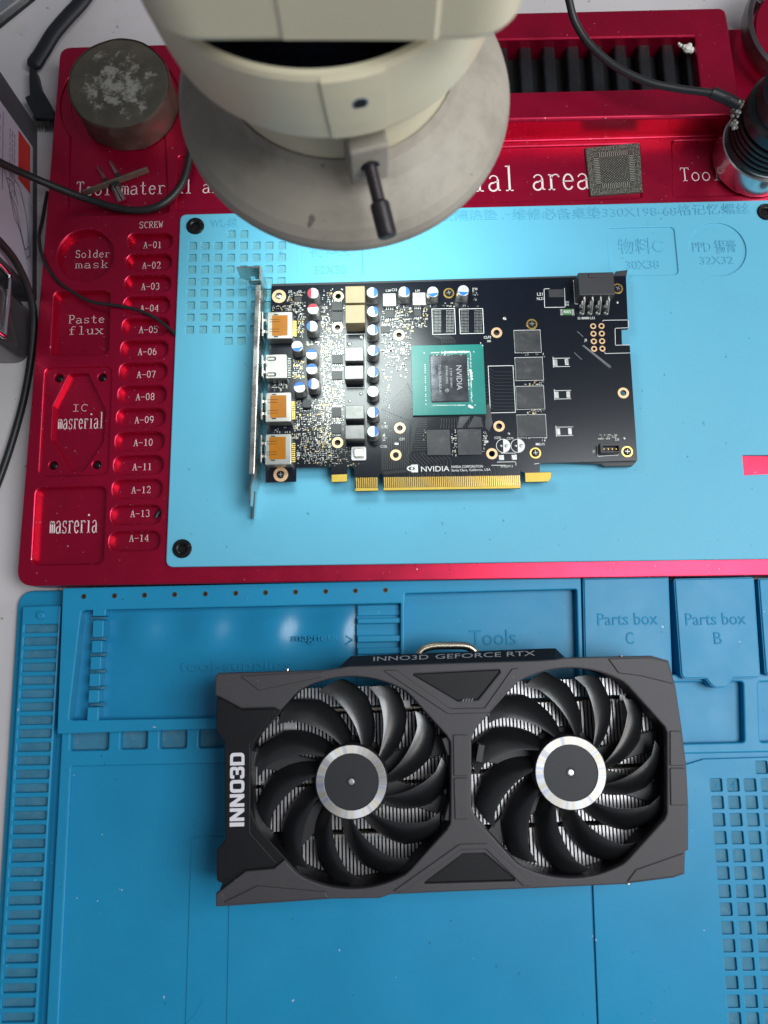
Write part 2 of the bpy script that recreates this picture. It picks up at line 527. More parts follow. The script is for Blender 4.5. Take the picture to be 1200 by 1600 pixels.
add_mat('die', (0.17, 0.175, 0.195), 0.17, metal=0.9, spec=0.7, rvar=0.05, vscale=50, var=0.05)
add_mat('paste_white', (0.72, 0.74, 0.72), 0.55, bump=0.6, bscale=1800)
add_mat('chip_print', (0.36, 0.37, 0.38), 0.5)
add_mat('connector_black', (0.035, 0.034, 0.038), 0.45, bump=0.08, bscale=2500)
add_mat('resistor_green', (0.06, 0.19, 0.06), 0.35)
add_mat('shroud_grey', (0.046, 0.0425, 0.0465), 0.50, spec=0.45, var=0.07, vscale=40, bump=0.35, bscale=5200, specks=[((0.3, 0.28, 0.26), 420, 0.765, 0.78, 0.5)])
add_mat('shroud_black', (0.006, 0.006, 0.0075), 0.46, spec=0.25, bump=0.3, bscale=5200, var=0.12, vscale=60)
add_mat('fan_black', (0.010, 0.0105, 0.0115), 0.34, spec=0.9, coat=0.6, coat_rough=0.24, bump=0.22, bscale=6000, var=0.1, vscale=90)
add_mat('hub_black', (0.016, 0.0155, 0.019), 0.5, spec=0.4, bump=0.2, bscale=6000, specks=[((0.25, 0.25, 0.26), 1500, 0.75, 0.78, 0.4)])
add_mat('frame_dark', (0.022, 0.021, 0.022), 0.5, bump=0.1)
add_mat('fin_aluminium', (0.50, 0.485, 0.49), 0.34, metal=0.6, var=0.12, vscale=150)
add_mat('heat_pipe', (0.70, 0.62, 0.48), 0.25, metal=1.0, var=0.1, vscale=150)
add_mat('logo_white', (0.70, 0.68, 0.70), 0.45, var=0.05, vscale=500)
add_mat('logo_grey', (0.33, 0.35, 0.36), 0.45)
add_mat('microscope_cream', (0.68, 0.615, 0.43), 0.42, var=0.04, vscale=22, bump=0.06, bscale=1500, coat=0.1, grime=((0.45, 0.37, 0.25), 35, 0.60, 0.88, 0.5))
add_mat('microscope_disc', (0.34, 0.305, 0.25), 0.55, var=0.10, vscale=30, bump=0.10, bscale=1500, grime=((0.19, 0.165, 0.13), 48, 0.50, 0.78, 0.75), specks=[((0.08, 0.05, 0.05), 160, 0.73, 0.76, 0.7)])  # base colour darkened to hold the barrel's shade; grime and specks are stains
add_mat('black_gap', (0.006, 0.008, 0.014), 0.25)
add_mat('screw_dark', (0.045, 0.038, 0.042), 0.38, metal=0.6, bump=0.2, bscale=1500, var=0.15, vscale=300)
add_mat('lead_grey', (0.13, 0.105, 0.08), 0.50, metal=0.55, var=0.25, vscale=70, bump=0.5, bscale=500, rvar=0.1, grime=((0.07, 0.055, 0.045), 90, 0.5, 0.75, 0.8))
add_mat('cable_black', (0.014, 0.015, 0.016), 0.45, var=0.2, vscale=120, bump=0.1, bscale=1200)
add_mat('brush_black', (0.010, 0.011, 0.016), 0.55, bump=0.3, bscale=900, var=0.3, vscale=200)
add_mat('bristle', (0.085, 0.08, 0.075), 0.7)
add_mat('carton_dark', (0.060, 0.058, 0.070), 0.6, var=0.12, vscale=30, bump=0.1, bscale=900)
add_mat('carton_label', (0.46, 0.42, 0.50), 0.55, var=0.04, vscale=40)
add_mat('label_orange', (0.50, 0.022, 0.015), 0.5, var=0.06, vscale=60)
add_mat('label_ink', (0.03, 0.026, 0.035), 0.6)
add_mat('label_line', (0.16, 0.14, 0.18), 0.6)
add_mat('case_gloss', (0.17, 0.155, 0.165), 0.18, metal=0.7, spec=0.6, coat=0.5, coat_rough=0.06, var=0.1, vscale=20)
add_mat('chrome', (0.78, 0.78, 0.78), 0.12, metal=1.0)
add_mat('satin_aluminium', (0.68, 0.69, 0.70), 0.24, metal=1.0, var=0.05, vscale=40)
add_mat('lamp_black', (0.010, 0.0105, 0.012), 0.32, spec=0.5, bump=0.05, var=0.2, vscale=100)
add_mat('glue_white', (0.68, 0.66, 0.60), 0.5, bump=0.5, bscale=500)
add_mat('glue_clear', (0.30, 0.30, 0.26), 0.2, bump=0.4, bscale=600)
add_mat('rib_black', (0.007, 0.0075, 0.0095), 0.45, bump=0.3, bscale=700, var=0.4, vscale=130, grime=((0.05, 0.045, 0.04), 60, 0.56, 0.78, 0.5))
add_mat('reel_rim', (0.13, 0.12, 0.125), 0.35, metal=0.7, var=0.2, vscale=60)
add_mat('brass_dark', (0.12, 0.09, 0.05), 0.4, metal=0.7)
add_mat('hole_black', (0.004, 0.004, 0.005), 0.8)
add_mat('bga_brown', (0.035, 0.033, 0.026), 0.5, var=0.15, vscale=200)
add_mat('bga_ball', (0.62, 0.62, 0.52), 0.35, metal=0.6)
add_mat('header_black', (0.02, 0.02, 0.022), 0.5)
add_mat('strip_board', (0.17, 0.155, 0.12), 0.40, metal=0.5, var=0.15, vscale=200)

# holographic spun ring on the fan hubs: the turned metal's radial sheen is painted into the base colour
def spun_ring():
    m = mat('spun_ring', (0.72, 0.72, 0.72), 0.52, metal=1.0)
    nt = m.node_tree; N, L = nt.nodes, nt.links
    b = N['Principled BSDF']
    tc = N.new('ShaderNodeTexCoord')
    gr = N.new('ShaderNodeTexGradient'); gr.gradient_type = 'RADIAL'
    L.new(tc.outputs['Object'], gr.inputs['Vector'])
    nz = N.new('ShaderNodeTexNoise'); nz.noise_dimensions = '1D'
    nz.inputs['Scale'].default_value = 16; nz.inputs['Detail'].default_value = 3
    L.new(gr.outputs['Fac'], nz.inputs['W'])
    rp_ = N.new('ShaderNodeValToRGB')
    e = rp_.color_ramp.elements
    cols = [(0.30, (0.36, 0.36, 0.38)), (0.42, (0.50, 0.50, 0.50)), (0.50, (0.50, 0.46, 0.37)), (0.57, (0.53, 0.54, 0.57)), (0.64, (0.40, 0.42, 0.52)), (0.74, (0.58, 0.58, 0.56))]
    while len(e) < len(cols): e.new(0.5)
    for q, (p, c) in zip(e, cols): q.position = p; q.color = (*c, 1)
    L.new(nz.outputs['Fac'], rp_.inputs['Fac'])
    L.new(rp_.outputs['Color'], b.inputs['Base Color'])
    b.inputs['Anisotropic'].default_value = 0.6
    return m
MT['spun_ring'] = spun_ring()
# ================================================================== THE SETTING
ZR, ZP, ZB = 16.0, 18.0, 32.0          # tops of the red base, the light blue pad, the raised rear block
ANG = R(1.35)                          # the red base lies turned a little on the desk

g = G()
N_ = 40
for i in range(1):
    g.add([(-700, -600, 0), (700, -600, 0), (700, 900, 0), (-700, 900, 0)], [(0, 1, 2, 3)])
desk = make('desk', g, MT['desk_white'])
desk['kind'] = 'structure'
desk['label'] = 'white laminate workbench top, stained'

# ================================================================== RED ALUMINIUM BASE
base = thing('work_platform', 'red anodised aluminium repair platform with engraved pockets under the light blue pad', 'repair platform', (*P(640, 500, 0), 0))
outer = rpoly(PL([(94, 74), (1222, 43), (1334, 897), (25, 916)], ZR), [7, 7, 9, 9], 8)
FL = 11.6                              # pocket floor
g = G()
slab(g, outer, [], 2.0, FL, 0, bottom=True)
make('floor_plate', g, MT['red_anodised'], base)

holes = []
def pocket(x0, y0, x1, y1, r):
    cx, cy, w, h = rp(x0, y0, x1, y1, ZR)
    l = rrect(cx, cy, w, h, r, ANG, 6)
    holes.append(l)
    return l
slot_px = []
ys = [376, 409, 442.5, 476, 510, 545, 580, 616, 652, 689, 726, 763.5, 804, 845]
for k, y in enumerate(ys):
    t = (y - 376) / (845 - 376)
    xl, xr, hh = 197 - 29 * t, 271.5 - 19 * t, 15.2 + 2.6 * t
    slot_px.append((xl, y - hh, xr, y + hh))
    pocket(xl, y - hh, xr, y + hh, 5.2)
c = rp(87, 354, 180, 442, ZR)
solder_l = circ(c[0], c[1], c[2] / 2, 40)
holes.append(solder_l)
pocket(79, 451, 173, 557, 4.5)
ic_l = pocket(63, 569, 174, 744, 4.5)
pocket(50, 757, 166, 884, 4.5)
# tool recesses: a round seat joined to a tray on the left, a long tray in the middle, one on the right
cc = P(187, 160, ZR); rc = 96 / scale_at(187, 160, ZR)
a_l, a_r = P(106, 236, ZR), P(266, 232, ZR)
pts = []
for k in range(37):
    a = R(-38 + (218 + 38) * k / 36)
    pts.append((cc[0] + rc * math.cos(a), cc[1] + rc * math.sin(a)))
tray_l = pts + rpoly([pts[-1], P(103, 339, ZR), P(266, 334, ZR), pts[0]], [0, 3, 3, 0], 5)[1:-1]
tray_m = rpoly(PL([(276, 241), (1001, 222), (1006, 311), (273, 331)], ZR), 3.0, 5)
tray_r = rpoly(PL([(1048, 218), (1216, 214), (1224, 305), (1050, 310)], ZR), 3.0, 5)
holes += [tray_l, tray_m, tray_r]
# cable notch beside slot 13
holes.append(rrect(*rp(254, 803, 262, 812, ZR)[:4], 0.6, ANG, 2))
g = G()
slab(g, outer, holes, FL, ZR, 0.7, 1.15, seg=4)
make('body', g, MT['red_anodised'], base, smooth=50)
# shallow tray floors
for l in (tray_l, tray_m, tray_r):
    g = G(); slab(g, inset(ccw(l), -0.3), [], FL, ZR - 1.3, 0)
    make('tray_floor', g, MT['red_anodised'], base)
g = G()
slab(g, [(cc[0] + (rc - 6) * math.cos(2 * math.pi * k / 48), cc[1] + (rc - 6) * math.sin(2 * math.pi * k / 48)) for k in range(48)],
     [circ(cc[0], cc[1], rc - 7.0, 48)], ZR - 1.3, ZR - 0.9, 0.1)
make('seat_rim', g, MT['red_anodised'], base)
# IC pocket: a plate with the long hexagon sunk into it, and four round magnets
hexp = PL([(108, 583), (138, 581), (166, 640), (163, 690), (131, 737), (110, 737), (79, 688), (82, 634)], ZR - 1.4)
hexl = rpoly(hexp, 3.0, 4)
mags = [(92, 590.5), (159.5, 589.5), (83, 727), (151, 726)]
mh = [circ(*P(x, y, ZR - 1.4), 2.75, 20) for x, y in mags]
g = G()
slab(g, inset(ccw(ic_l), -0.2), [hexl] + mh, FL, ZR - 1.4, 0, 0.5, seg=2)
make('pocket_plate', g, MT['red_anodised'], base)
g = G()
lathe(g, [(0, 1.6), (1.0, 1.55), (1.6, 1.2), (2.0, 0.5), (2.6, 0.3), (2.6, 0)], n=16)
mag_me = shared('magnet', g, MT['black_oxide'])
for x, y in mags:
    inst('magnet', mag_me, base, (*P(x, y, ZR - 1.4), FL + 0.3))

# raised rear block with a slot over black ribs
blk = rpoly(PL([(430, 28), (1134, 11), (1160, 181), (424, 196)], ZB), [4, 5, 3, 3], 6)
sl = rpoly(PL([(470, 66), (1088, 54), (1098, 139), (466, 155)], ZB), 2.5, 5)
g = G()
slab(g, blk, [sl], ZR + 0.02, ZB, 1.6, 1.0, seg=3)
make('rear_block', g, MT['red_anodised'], base, smooth=50)
g = G()
sx0, sy0 = P(478, 110, ZR); sx1, sy1 = P(1096, 97, ZR)
slab(g, PL([(478, 72), (1090, 58), (1099, 142), (474, 158)], ZR + 1), [], ZR + 0.05, ZR + 1, 0)
make('grille_bed', g, MT['hole_black'], base)
for k in range(17):
    x = 478 + 37.2 * k
    y0, y1 = 70 - 0.024 * (x - 470), 152 - 0.026 * (x - 470)
    cx, cy, w, h = rp(x, y0, x + 19, y1, ZB - 6)
    g = G()
    slab(g, rrect(cx, cy, w * 1.05, h + 6, 1.0, ANG), [], ZR + 1, ZB - 6, 1.5, seg=3)
    make('rib', g, MT['rib_black'], base)
# front step of the block
g = G()
slab(g, rpoly(PL([(424, 205), (1163, 187), (1168, 210), (420, 229)], ZR + 2), 2, 3), [], ZR + 0.02, ZR + 1.2, 0.5)
make('front_step', g, MT['red_anodised'], base)

# engraved white lettering, one part for each inscription
def red_word(*a_, **k_):
    g_ = G(); stroke_text(g_, *a_, **k_)
    make('lettering', g_, MT['engraved_white'], base, smooth=0)
for k, (x0, y0, x1, y1) in enumerate(slot_px):
    t = k / 13.0
    red_word('A-%02d' % (k + 1), 223 - 22 * t + 0.5, [388, 420, 453, 487, 520.5, 555, 590.5, 625.5, 661.5, 697, 735, 771, 808, 846.5][k], 7.4 + 0.5 * t, 10.5 + 0.6 * t, FL + 0.06, ANG, bold=1.25)
red_word('SCREW', 217, 356.5, 7.6, 10, ZR + 0.05, ANG, bold=1.25)
red_word('Solder', 117, 403, 9.2, 12, FL + 0.06, ANG, bold=1.2)
red_word('mask', 117, 419.5, 13.2, 12.5, FL + 0.06, ANG, bold=1.15)
red_word('Paste', 106, 505.5, 11.7, 13, FL + 0.06, ANG, bold=1.15)
red_word('flux', 106, 523, 14.0, 13, FL + 0.06, ANG, bold=1.15)
red_word('IC', 112, 643, 13.2, 11, FL + 0.06, ANG, bold=1.1)
red_word('masrerial', 90, 671, 8.0, 26, FL + 0.06, ANG, bold=1.4)
red_word('masreria', 77, 834, 9.4, 32, FL + 0.06, ANG, bold=1.45)
ZT = ZR - 1.3 + 0.06
red_word('Tool material area', 118, 306, 14.1, 22, ZT, ANG, bold=1.05)
red_word('Tool material area', 507, 304.5, 23.2, 40, ZT, ANG, bold=1.0)
red_word('Tool material', 1063, 283, 16.5, 21, ZT, ANG, bold=1.05)

# ================================================================== LIGHT BLUE SILICONE PAD
pad = thing('heat_pad', 'light blue silicone heat pad on the red platform, with rows of small numbered cells', 'silicone pad', (*P(740, 600, ZR), ZR))
pout = rpoly(PL([(281.5, 335), (1216, 312), (1268, 872.5), (259, 886)], ZP), 4.0, 8)
PF = ZP - 1.1
hl, cells = [], []
rowy = [366, 384, 402.7, 421, 440, 458, 477, 496, 515, 533]
for ri, y in enumerate(rowy):
    cols = (3, 4) if ri in (0, 9) else range(8)
    for ci in cols:
        x = 301.0 + 19.9 * ci + (y - 384) * (-0.036 + 0.0028 * ci)
        yy = y - 0.25 * ci * 0.5
        cx, cy, w, h = rp(x - 7.1, yy - 6.8, x + 7.1, yy + 6.8, ZP)
        hl.append(rrect(cx, cy, w, h, 0.8, ANG, 3))
        cells.append((x, yy, 'BCDEFGHJKL'[ri] + str(ci + 1 - (3 if ri in (0, 9) else 0))))
hA = rrect(*rp(464, 352, 567, 434, ZP), 3.0, ANG, 6)
hC = rrect(*rp(949, 354, 1058, 431, ZP), 3.0, ANG, 6)
cP = rp(1075, 347, 1167, 431, ZP)
hP = circ(cP[0], cP[1], cP[2] / 2, 48)
hR = rpoly(PL([(1159, 710), (1208, 710), (1212, 741), (1161.5, 743.5)], ZP), 0.6, 3)
hscr = [circ(*P(x, y, ZP), 5.0, 28) for x, y in ((305.3, 353.6), (284.8, 857.3), (1196.5, 331.5))]
g = G()
slab(g, pout, hl + [hA, hC, hP, hR] + hscr, ZR + 0.02, ZP, 0.5, 0.35, seg=2)
make('sheet', g, MT['pad_silicone'], pad, smooth=40)
for l in (hA, hC, hP):
    g = G(); slab(g, inset(ccw(l), -0.6), [], ZR + 0.02, ZP - 0.8, 0)
    make('pocket_floor', g, MT['pad_silicone'], pad)
g = G()
for l in hl:
    slab(g, inset(ccw(l), -0.6), [], ZR + 0.02, PF, 0)
make('cell_floor', g, MT['pad_silicone_dusty'], pad, kind='stuff')
g = G()
for x, y, s in cells:
    text_px(g, s, x, y + 1.0, 7.5, 8.0, PF, ANG, 0.18)
make('cell_numbers', g, MT['pad_letter'], pad, smooth=0, kind='stuff')
def pad_word(*a_):
    g_ = G(); text_px(g_, *a_)
    make('raised_lettering', g_, MT['pad_letter'], pad, smooth=0)
pad_word('WL-综', 350, 348, 41, 15, ZP, ANG, 0.35)
pad_word('硅胶隔热垫', 721, 336.5, 112, 17, ZP, ANG, 0.35)
pad_word('-', 794, 335, 7, 1.6, ZP, ANG, 0.35)
pad_word('维修必备桌垫', 870, 334, 138, 18, ZP, ANG, 0.35)
pad_word('330X198-68', 1000, 331.5, 116, 13, ZP, ANG, 0.35)
pad_word('格记忆螺丝', 1115, 327, 112, 17, ZP, ANG, 0.35)
ZF = ZP - 0.8
pad_word('物料C', 1001, 384.5, 70, 24, ZF, ANG, 0.35)
pad_word('30X38', 1004, 414, 52, 13, ZF, ANG, 0.35)
pad_word('物料A', 515, 391, 62, 22, ZF, ANG, 0.35)
pad_word('30X38', 516, 421.5, 51, 13, ZF, ANG, 0.35)
pad_word('PPD 锡膏', 1116, 385, 68, 20, ZF, ANG, 0.35)
pad_word('32X32', 1120, 407, 52, 12, ZF, ANG, 0.35)
# socket screws
g = G()
lathe(g, [(4.9, -0.6), (4.9, 0.9), (4.5, 1.35), (3.0, 1.4), (2.75, 1.1)], n=32)
hexr = [(2.75 * math.cos(R(60 * k)), 2.75 * math.sin(R(60 * k))) for k in range(6)]
g.ring([(x, y, 1.1) for x, y in hexr], [(x, y, -0.4) for x, y in hexr])
g.ring([(2.75 * math.cos(R(360 * k / 32)), 2.75 * math.sin(R(360 * k / 32)), 1.1) for k in range(32)],
       [(2.2 * math.cos(R(360 * k / 32)), 2.2 * math.sin(R(360 * k / 32)), 0.8) for k in range(32)])
g.cap([circ(0, 0, 3.0, 24)], -0.4)
scr_me = shared('socket_screw', g, MT['black_oxide'])
for x, y in ((305.3, 353.6), (284.8, 857.3), (1196.5, 331.5)):
    inst('socket_screw', scr_me, pad, (*P(x, y, ZP), ZP - 0.3), random.random())
# ================================================================== BARE GRAPHICS BOARD
ZC = 25.0                               # component side of the circuit board
BA = R(1.25)
board = thing('graphics_board', 'bare black graphics card circuit board with steel bracket lying on the light blue pad', 'circuit board', (*P(705, 600, ZP), ZP))
ptsb = [(424, 447), (978, 431), (981.5, 513.5), (971, 514), (972, 539.5), (984, 539), (996, 719.5), (846, 723.5), (843.5, 727), (843.5, 737.5), (861, 737), (861.5, 746),
        (857, 752.5), (821, 753.5), (820, 739), (813, 736), (813.5, 763), (599, 766.5), (598, 742), (594.5, 739.5), (591, 742), (591, 766.8), (555, 767.5),
        (553.5, 733), (549.5, 729), (544.5, 730), (542.5, 735), (542.5, 752.5), (518, 753.5), (517.5, 729.5), (463, 730.5), (462.5, 752), (415, 753.5), (415, 735), (419, 600)]
outb = rpoly(PL(ptsb, ZC), [1] + [0.3] * (len(ptsb) - 1), 2)
ring_holes = [(528.5, 463, 8.6), (527.5, 511.5, 8.6), (623.5, 523.5, 8.7), (776, 519.8, 9.0), (527.5, 691.5, 8.6), (624.8, 668.8, 8.7), (618.5, 711, 8.8),
              (779.8, 666, 9.0), (768.6, 709, 9.0), (974, 614, 9.2)]
ring_screws = [(701.3, 458, 8.3), (831, 506.5, 8.6), (965, 451, 8.4), (836.6, 707.8, 9.0), (980, 705.7, 9.4), (438.7, 741.5, 11.5)]
alt = [(926.8 + 0.5 * j + 13.0 * i, 509.7 + 11.8 * j - 0.3 * i, 4.9) for j in range(4) for i in range(2)]
def sc(x, y): return scale_at(x, y, ZC)
hb = [circ(*P(x, y, ZC), r * 0.50 / sc(x, y), 16) for x, y, r in ring_holes] + [circ(*P(x, y, ZC), r * 0.5 / sc(x, y), 12) for x, y, r in alt]
g = G()
slab(g, outb, hb, ZC - 1.6, ZC, 0.0, 0.0, wall=1, bottom=True)
pcb = make('circuit_board', g, [MT['solder_mask_black'], MT['pcb_edge']], board, smooth=0)
# stiffener under the board, showing above its top edge, with an end tab
g = G()
slab(g, rpoly(PL([(424, 443.5), (905, 430.5), (962, 428.5), (962, 424), (981, 421.5), (978, 434), (972, 440), (424, 456)], ZC - 2.2), 0.4, 2), [], ZC - 4.6, ZC - 2.0, 0.4, bottom=True)
slab(g, rpoly(PL([(850, 722), (994, 716), (994, 722), (988, 728), (945, 729), (938, 725)], ZC - 2.2), 0.3, 2), [], ZC - 4.6, ZC - 2.0, 0.3, bottom=True)
slab(g, rpoly(PL([(440, 470), (960, 450), (970, 700), (440, 715)], ZC - 2.6), 1, 2), [], ZP + 0.3, ZC - 2.3, 0.3, bottom=True)
make('back_plate', g, MT['connector_black'], board)

# plated rings, each its own part, a screw in some
def ring_mesh(nm, ro, ri, m):
    q = G(); slab(q, circ(0, 0, ro, 24), [circ(0, 0, ri, 24)], 0.0, 0.06, 0.02, 0.0)
    return shared(nm, q, MT[m])
rm = ring_mesh('plated_ring', 2.95, 1.62, 'copper_ring')
rs = ring_mesh('plated_ring', 2.95, 2.15, 'gold')
rl = ring_mesh('plated_ring', 3.8, 1.6, 'copper_ring')
ra = ring_mesh('plated_ring', 1.62, 0.85, 'copper_ring')
for x, y, r in ring_holes: inst('plated_ring', rm, board, (*P(x, y, ZC), ZC + 0.01))
for x, y, r in ring_screws[:-1]: inst('plated_ring', rs, board, (*P(x, y, ZC), ZC + 0.01))
for x, y, r in alt: inst('plated_ring', ra, board, (*P(x, y, ZC), ZC + 0.01))
for x, y in ((436, 463), (438.7, 741.5)): inst('plated_ring', rl, board, (*P(x, y, ZC), ZC + 0.01))
g = G()
lathe(g, [(2.0, 0), (2.0, 0.35), (1.6, 0.6), (0.9, 0.62), (0.8, 0.2), (0, 0.2)], n=20, mis=[0, 0, 0, 0, 0])
g.add([(-1.2, -.18, .63), (1.2, -.18, .63), (1.2, .18, .63), (-1.2, .18, .63)], [(0, 1, 2, 3)], 1)
g.add([(-.18, -1.2, .635), (.18, -1.2, .635), (.18, 1.2, .635), (-.18, 1.2, .635)], [(0, 1, 2, 3)], 1)
sm = shared('screw', g, [MT['black_oxide'], MT['solder']])
for x, y, r in ring_screws: inst('screw', sm, board, (*P(x, y, ZC), ZC + 0.05), random.random() * 3)
g = G(); lathe(g, [(1.9, 0), (1.85, 0.7), (1.3, 1.2), (0.6, 1.4), (0, 1.45)], n=20)
inst('rivet', shared('rivet', g, MT['steel']), board, (*P(436, 463, ZC), ZC))

occ = []                                # photo rectangles taken by parts, kept clear of small components
def busy(x0, y0, x1, y1, m=1.5):
    occ.append((x0 - m, y0 - m, x1 + m, y1 + m))
def free(x, y):
    for a, b, c_, d in occ:
        if a < x < c_ and b < y < d: return False
    return True
for x, y, r in ring_holes + ring_screws: busy(x - r, y - r, x + r, y + r)
busy(424, 451, 448, 475)

def chip(name, x0, y0, x1, y1, h, m, r=0.25, bev=0.12, zt=None, label=None, m0=0.0):
    """a moulded package whose TOP face covers the given photo rectangle"""
    cx, cy, w, d = rp(x0, y0, x1, y1, ZC + h)
    q = G()
    slab(q, rrect(cx, cy, w, d, r, BA, 2), [], ZC + 0.02 + m0, ZC + h, bev)
    busy(x0, y0, x1, y1 + h * 1.0)
    return make(name, q, MT[m], board, label=label)

# capacitors
def cap_mesh(mark):
    q = G()
    rr = 3.15
    box(q, 0, 0, 6.6, 6.6, 0, 0.7, 0, 1.2, 0.1, mi=3)
    lathe(q, [(rr, 0.7), (rr, 1.6), (rr - 0.22, 1.9), (rr - 0.22, 2.3), (rr, 2.6), (rr, 7.5), (rr - 0.12, 7.85), (rr - 0.4, 8.0)], n=28, mi=0)
    R2 = rr - 0.4
    t = circ(0, 0, R2, 28)
    if mark is None:
        q.cap([t], 8.0, 1)
    else:
        cut = R2 * 0.28
        a = math.acos(cut / R2)
        seg_b = [(R2 * math.cos(-a + 2 * a * k / 10), R2 * math.sin(-a + 2 * a * k / 10)) for k in range(11)]
        seg_w = [(R2 * math.cos(a + (2 * math.pi - 2 * a) * k / 20), R2 * math.sin(a + (2 * math.pi - 2 * a) * k / 20)) for k in range(21)]
        q.cap([seg_b], 8.0, 2); q.cap([seg_w], 8.0, 1)
        for yy in (1.0, 0.1, -0.8):            # small print, too fine to read
            for xx in (-1.7, -1.0, -0.3): box(q, xx, yy, 0.35, 0.5, 8.0, 8.01, 0, 0, 0, 4, bottom=False)
    return q
mk = {}
for nm, col in (('blue', 'cap_blue'), ('red', 'cap_red')):
    mk[nm] = shared('capacitor', cap_mesh(nm), [MT['cap_can'], MT['cap_top'], MT[col], MT['connector_black'], MT[col]])
mk['plain'] = shared('capacitor', cap_mesh(None), [MT['cap_can'], MT['cap_top']] + [MT['connector_black']] * 2)
caps = [(489, 457.8, 180, 'red'), (489, 482.5, 95, 'red'), (487.4, 509.5, 180, 'blue'), (581.7, 456.8, 0, 'blue'), (582.5, 486.6, 12, 'blue'), (582.5, 515.3, 2, 'blue'),
        (582.8, 547.3, -8, 'blue'), (464.3, 540.7, 278, 'blue'), (486.7, 553.2, 88, 'blue'), (486.9, 576.3, 92, 'blue'), (489.6, 599.5, 178, 'blue'), (467.7, 604.8, 98, 'blue'),
        (582.6, 581, -5, 'blue'), (582.6, 611.4, 0, 'plain'), (582.6, 644, 2, 'blue'), (582.6, 674, 0, 'blue'), (631.4, 455.7, 0, 'blue'), (676.3, 455.7, 275, 'blue'), (724, 453.6, 265, 'blue')]
for x, y, a, kcol in caps:
    inst('capacitor', mk[kcol], board, (*P(x, y, ZC + 8), ZC), R(a) + BA)
    b = P(x, y, ZC + 8)
    busy(x - 11, y - 11, x + 13, y + 21)

# inductors
for x0, y0, x1, y1, m in ((539.7, 447, 570, 473, 'inductor_tan'), (539.7, 476.5, 570, 504.5, 'inductor_tan')):
    chip('inductor', x0, y0, x1, y1, 11.0, m, 0.3, 0.2)
for x0, y0, x1, y1 in ((538.6, 542, 568, 564), (538.2, 571, 568, 592.5), (539, 633, 569, 654.5), (539, 664, 569.5, 686)):
    cx, cy, w, d = rp(x0, y0, x1, y1, ZC + 8.4)
    q = G()
    slab(q, rrect(cx, cy, w - 0.2, d - 0.2, 0.3, BA, 2), [], ZC, ZC + 7.6, 0.0, mi=1)
    slab(q, rrect(cx, cy, w, d, 0.5, BA, 3), [], ZC + 5.6, ZC + 8.4, 0.35, mi=0)
    make('inductor', q, [MT['inductor_grey'], MT['inductor_side']], board)
    busy(x0, y0, x1, y1 + 12)
for x0, y0, x1, y1 in ((598, 458, 619, 478), (644.5, 456.5, 665.5, 476.5)):
    o = chip('inductor', x0, y0, x1, y1, 2.6, 'port_shell', 0.5, 0.3)
    q = G(); text_px(q, '2R2', (x0 + x1) / 2, (y0 + y1) / 2 - 3, 9, 5, ZC + 2.62, BA); text_px(q, '1903', (x0 + x1) / 2, (y0 + y1) / 2 + 3, 9, 4, ZC + 2.62, BA)
    make('printing', q, MT['label_line'], o, smooth=0)
chip('inductor', 472.5, 624, 485.5, 637, 2.2, 'inductor_side', 1.0, 0.3)
chip('shielded_coil_base', 549, 698, 572, 719, 0.9, 'silkscreen', 0.8, 0.1)
chip('shielded_coil', 553, 701, 569, 714, 2.6, 'port_shell', 0.8, 0.3)

# power stages and small controllers, with solder legs
legs = G()
def pins(x0, x1, y, n, up, z=0.12):
    for k in range(n):
        x = x0 + (x1 - x0) * (k + 0.5) / n
        cx, cy = P(x, y, ZC)
        box(legs, cx, cy, 0.42, 1.3, ZC + 0.01, ZC + 0.3, BA, 0, 0.05)
for x0, y0, x1, y1 in ((518, 471.5, 535, 485), (518, 487, 535, 501.5), (519, 553.8, 535, 568), (518.4, 579.3, 534.4, 593), (519, 636, 532.8, 651.5), (518, 662, 532.8, 677.5)):
    chip('power_chip', x0, y0, x1, y1, 1.0, 'chip_black', 0.1, 0.06)
    pins(x0, x1, y0 - 1.2, 5, True); pins(x0, x1, y1 + 1.6, 5, False)
for x0, y0, x1, y1 in ((602, 485, 615.5, 496.5), (595.5, 510, 610, 520), (460, 463.5, 471, 470.5), (647, 484, 658, 494)):
    chip('controller_chip', x0, y0, x1, y1, 1.0, 'chip_black', 0.1, 0.06)
    pins(x0, x1, y0 - 2.4, 4, True); pins(x0, x1, y1 + 2.8, 4, False)

# memory
mem = [(804.5, 516, 844, 549), (806, 558.5, 847.5, 592.5), (807.5, 603.5, 849.5, 637.5), (809, 648, 852.5, 682), (667, 671.5, 703.5, 711), (715, 670.5, 752.5, 710.5)]
for r_ in mem:
    chip('memory_chip', *r_, 1.1, 'memory_black', 0.15, 0.08)

# graphics processor
GA = BA
cx, cy, w, d = rp(643.5, 538.5, 757.5, 647.5, ZC + 1.4)
q = G(); slab(q, rrect(cx, cy, w, d, 0.3, GA), [], ZC + 0.3, ZC + 1.4, 0.06)
gpu = make('processor_package', q, MT['substrate_green'], board)
busy(643, 538, 758, 652)
q = G(); slab(q, rrect(*rp(672, 554, 731, 628.5, ZC + 1.45), 0.3, GA), [], ZC + 1.4, ZC + 1.5, 0.02)
make('underfill', q, MT['pcb_trace'], gpu)
dx, dy, dw, dd = rp(674, 556, 730, 626.5, ZC + 2.2)
q = G(); slab(q, rrect(dx, dy, dw, dd, 0.05, GA), [], ZC + 1.4, ZC + 2.2, 0.05)
make('die', q, MT['die'], gpu)
q = G()
DA = -math.pi / 2 + GA
def dtext(s, px, py, length, hgt): 
    c_ = P(px, py, ZC + 2.22)
    k_ = scale_at(px, py, ZC + 2.22)
    text_fit(q, s, c_[0], c_[1], length / k_, hgt / k_, ZC + 2.22, DA)
dtext('NVIDIA', 717.5, 590, 40, 8.5)
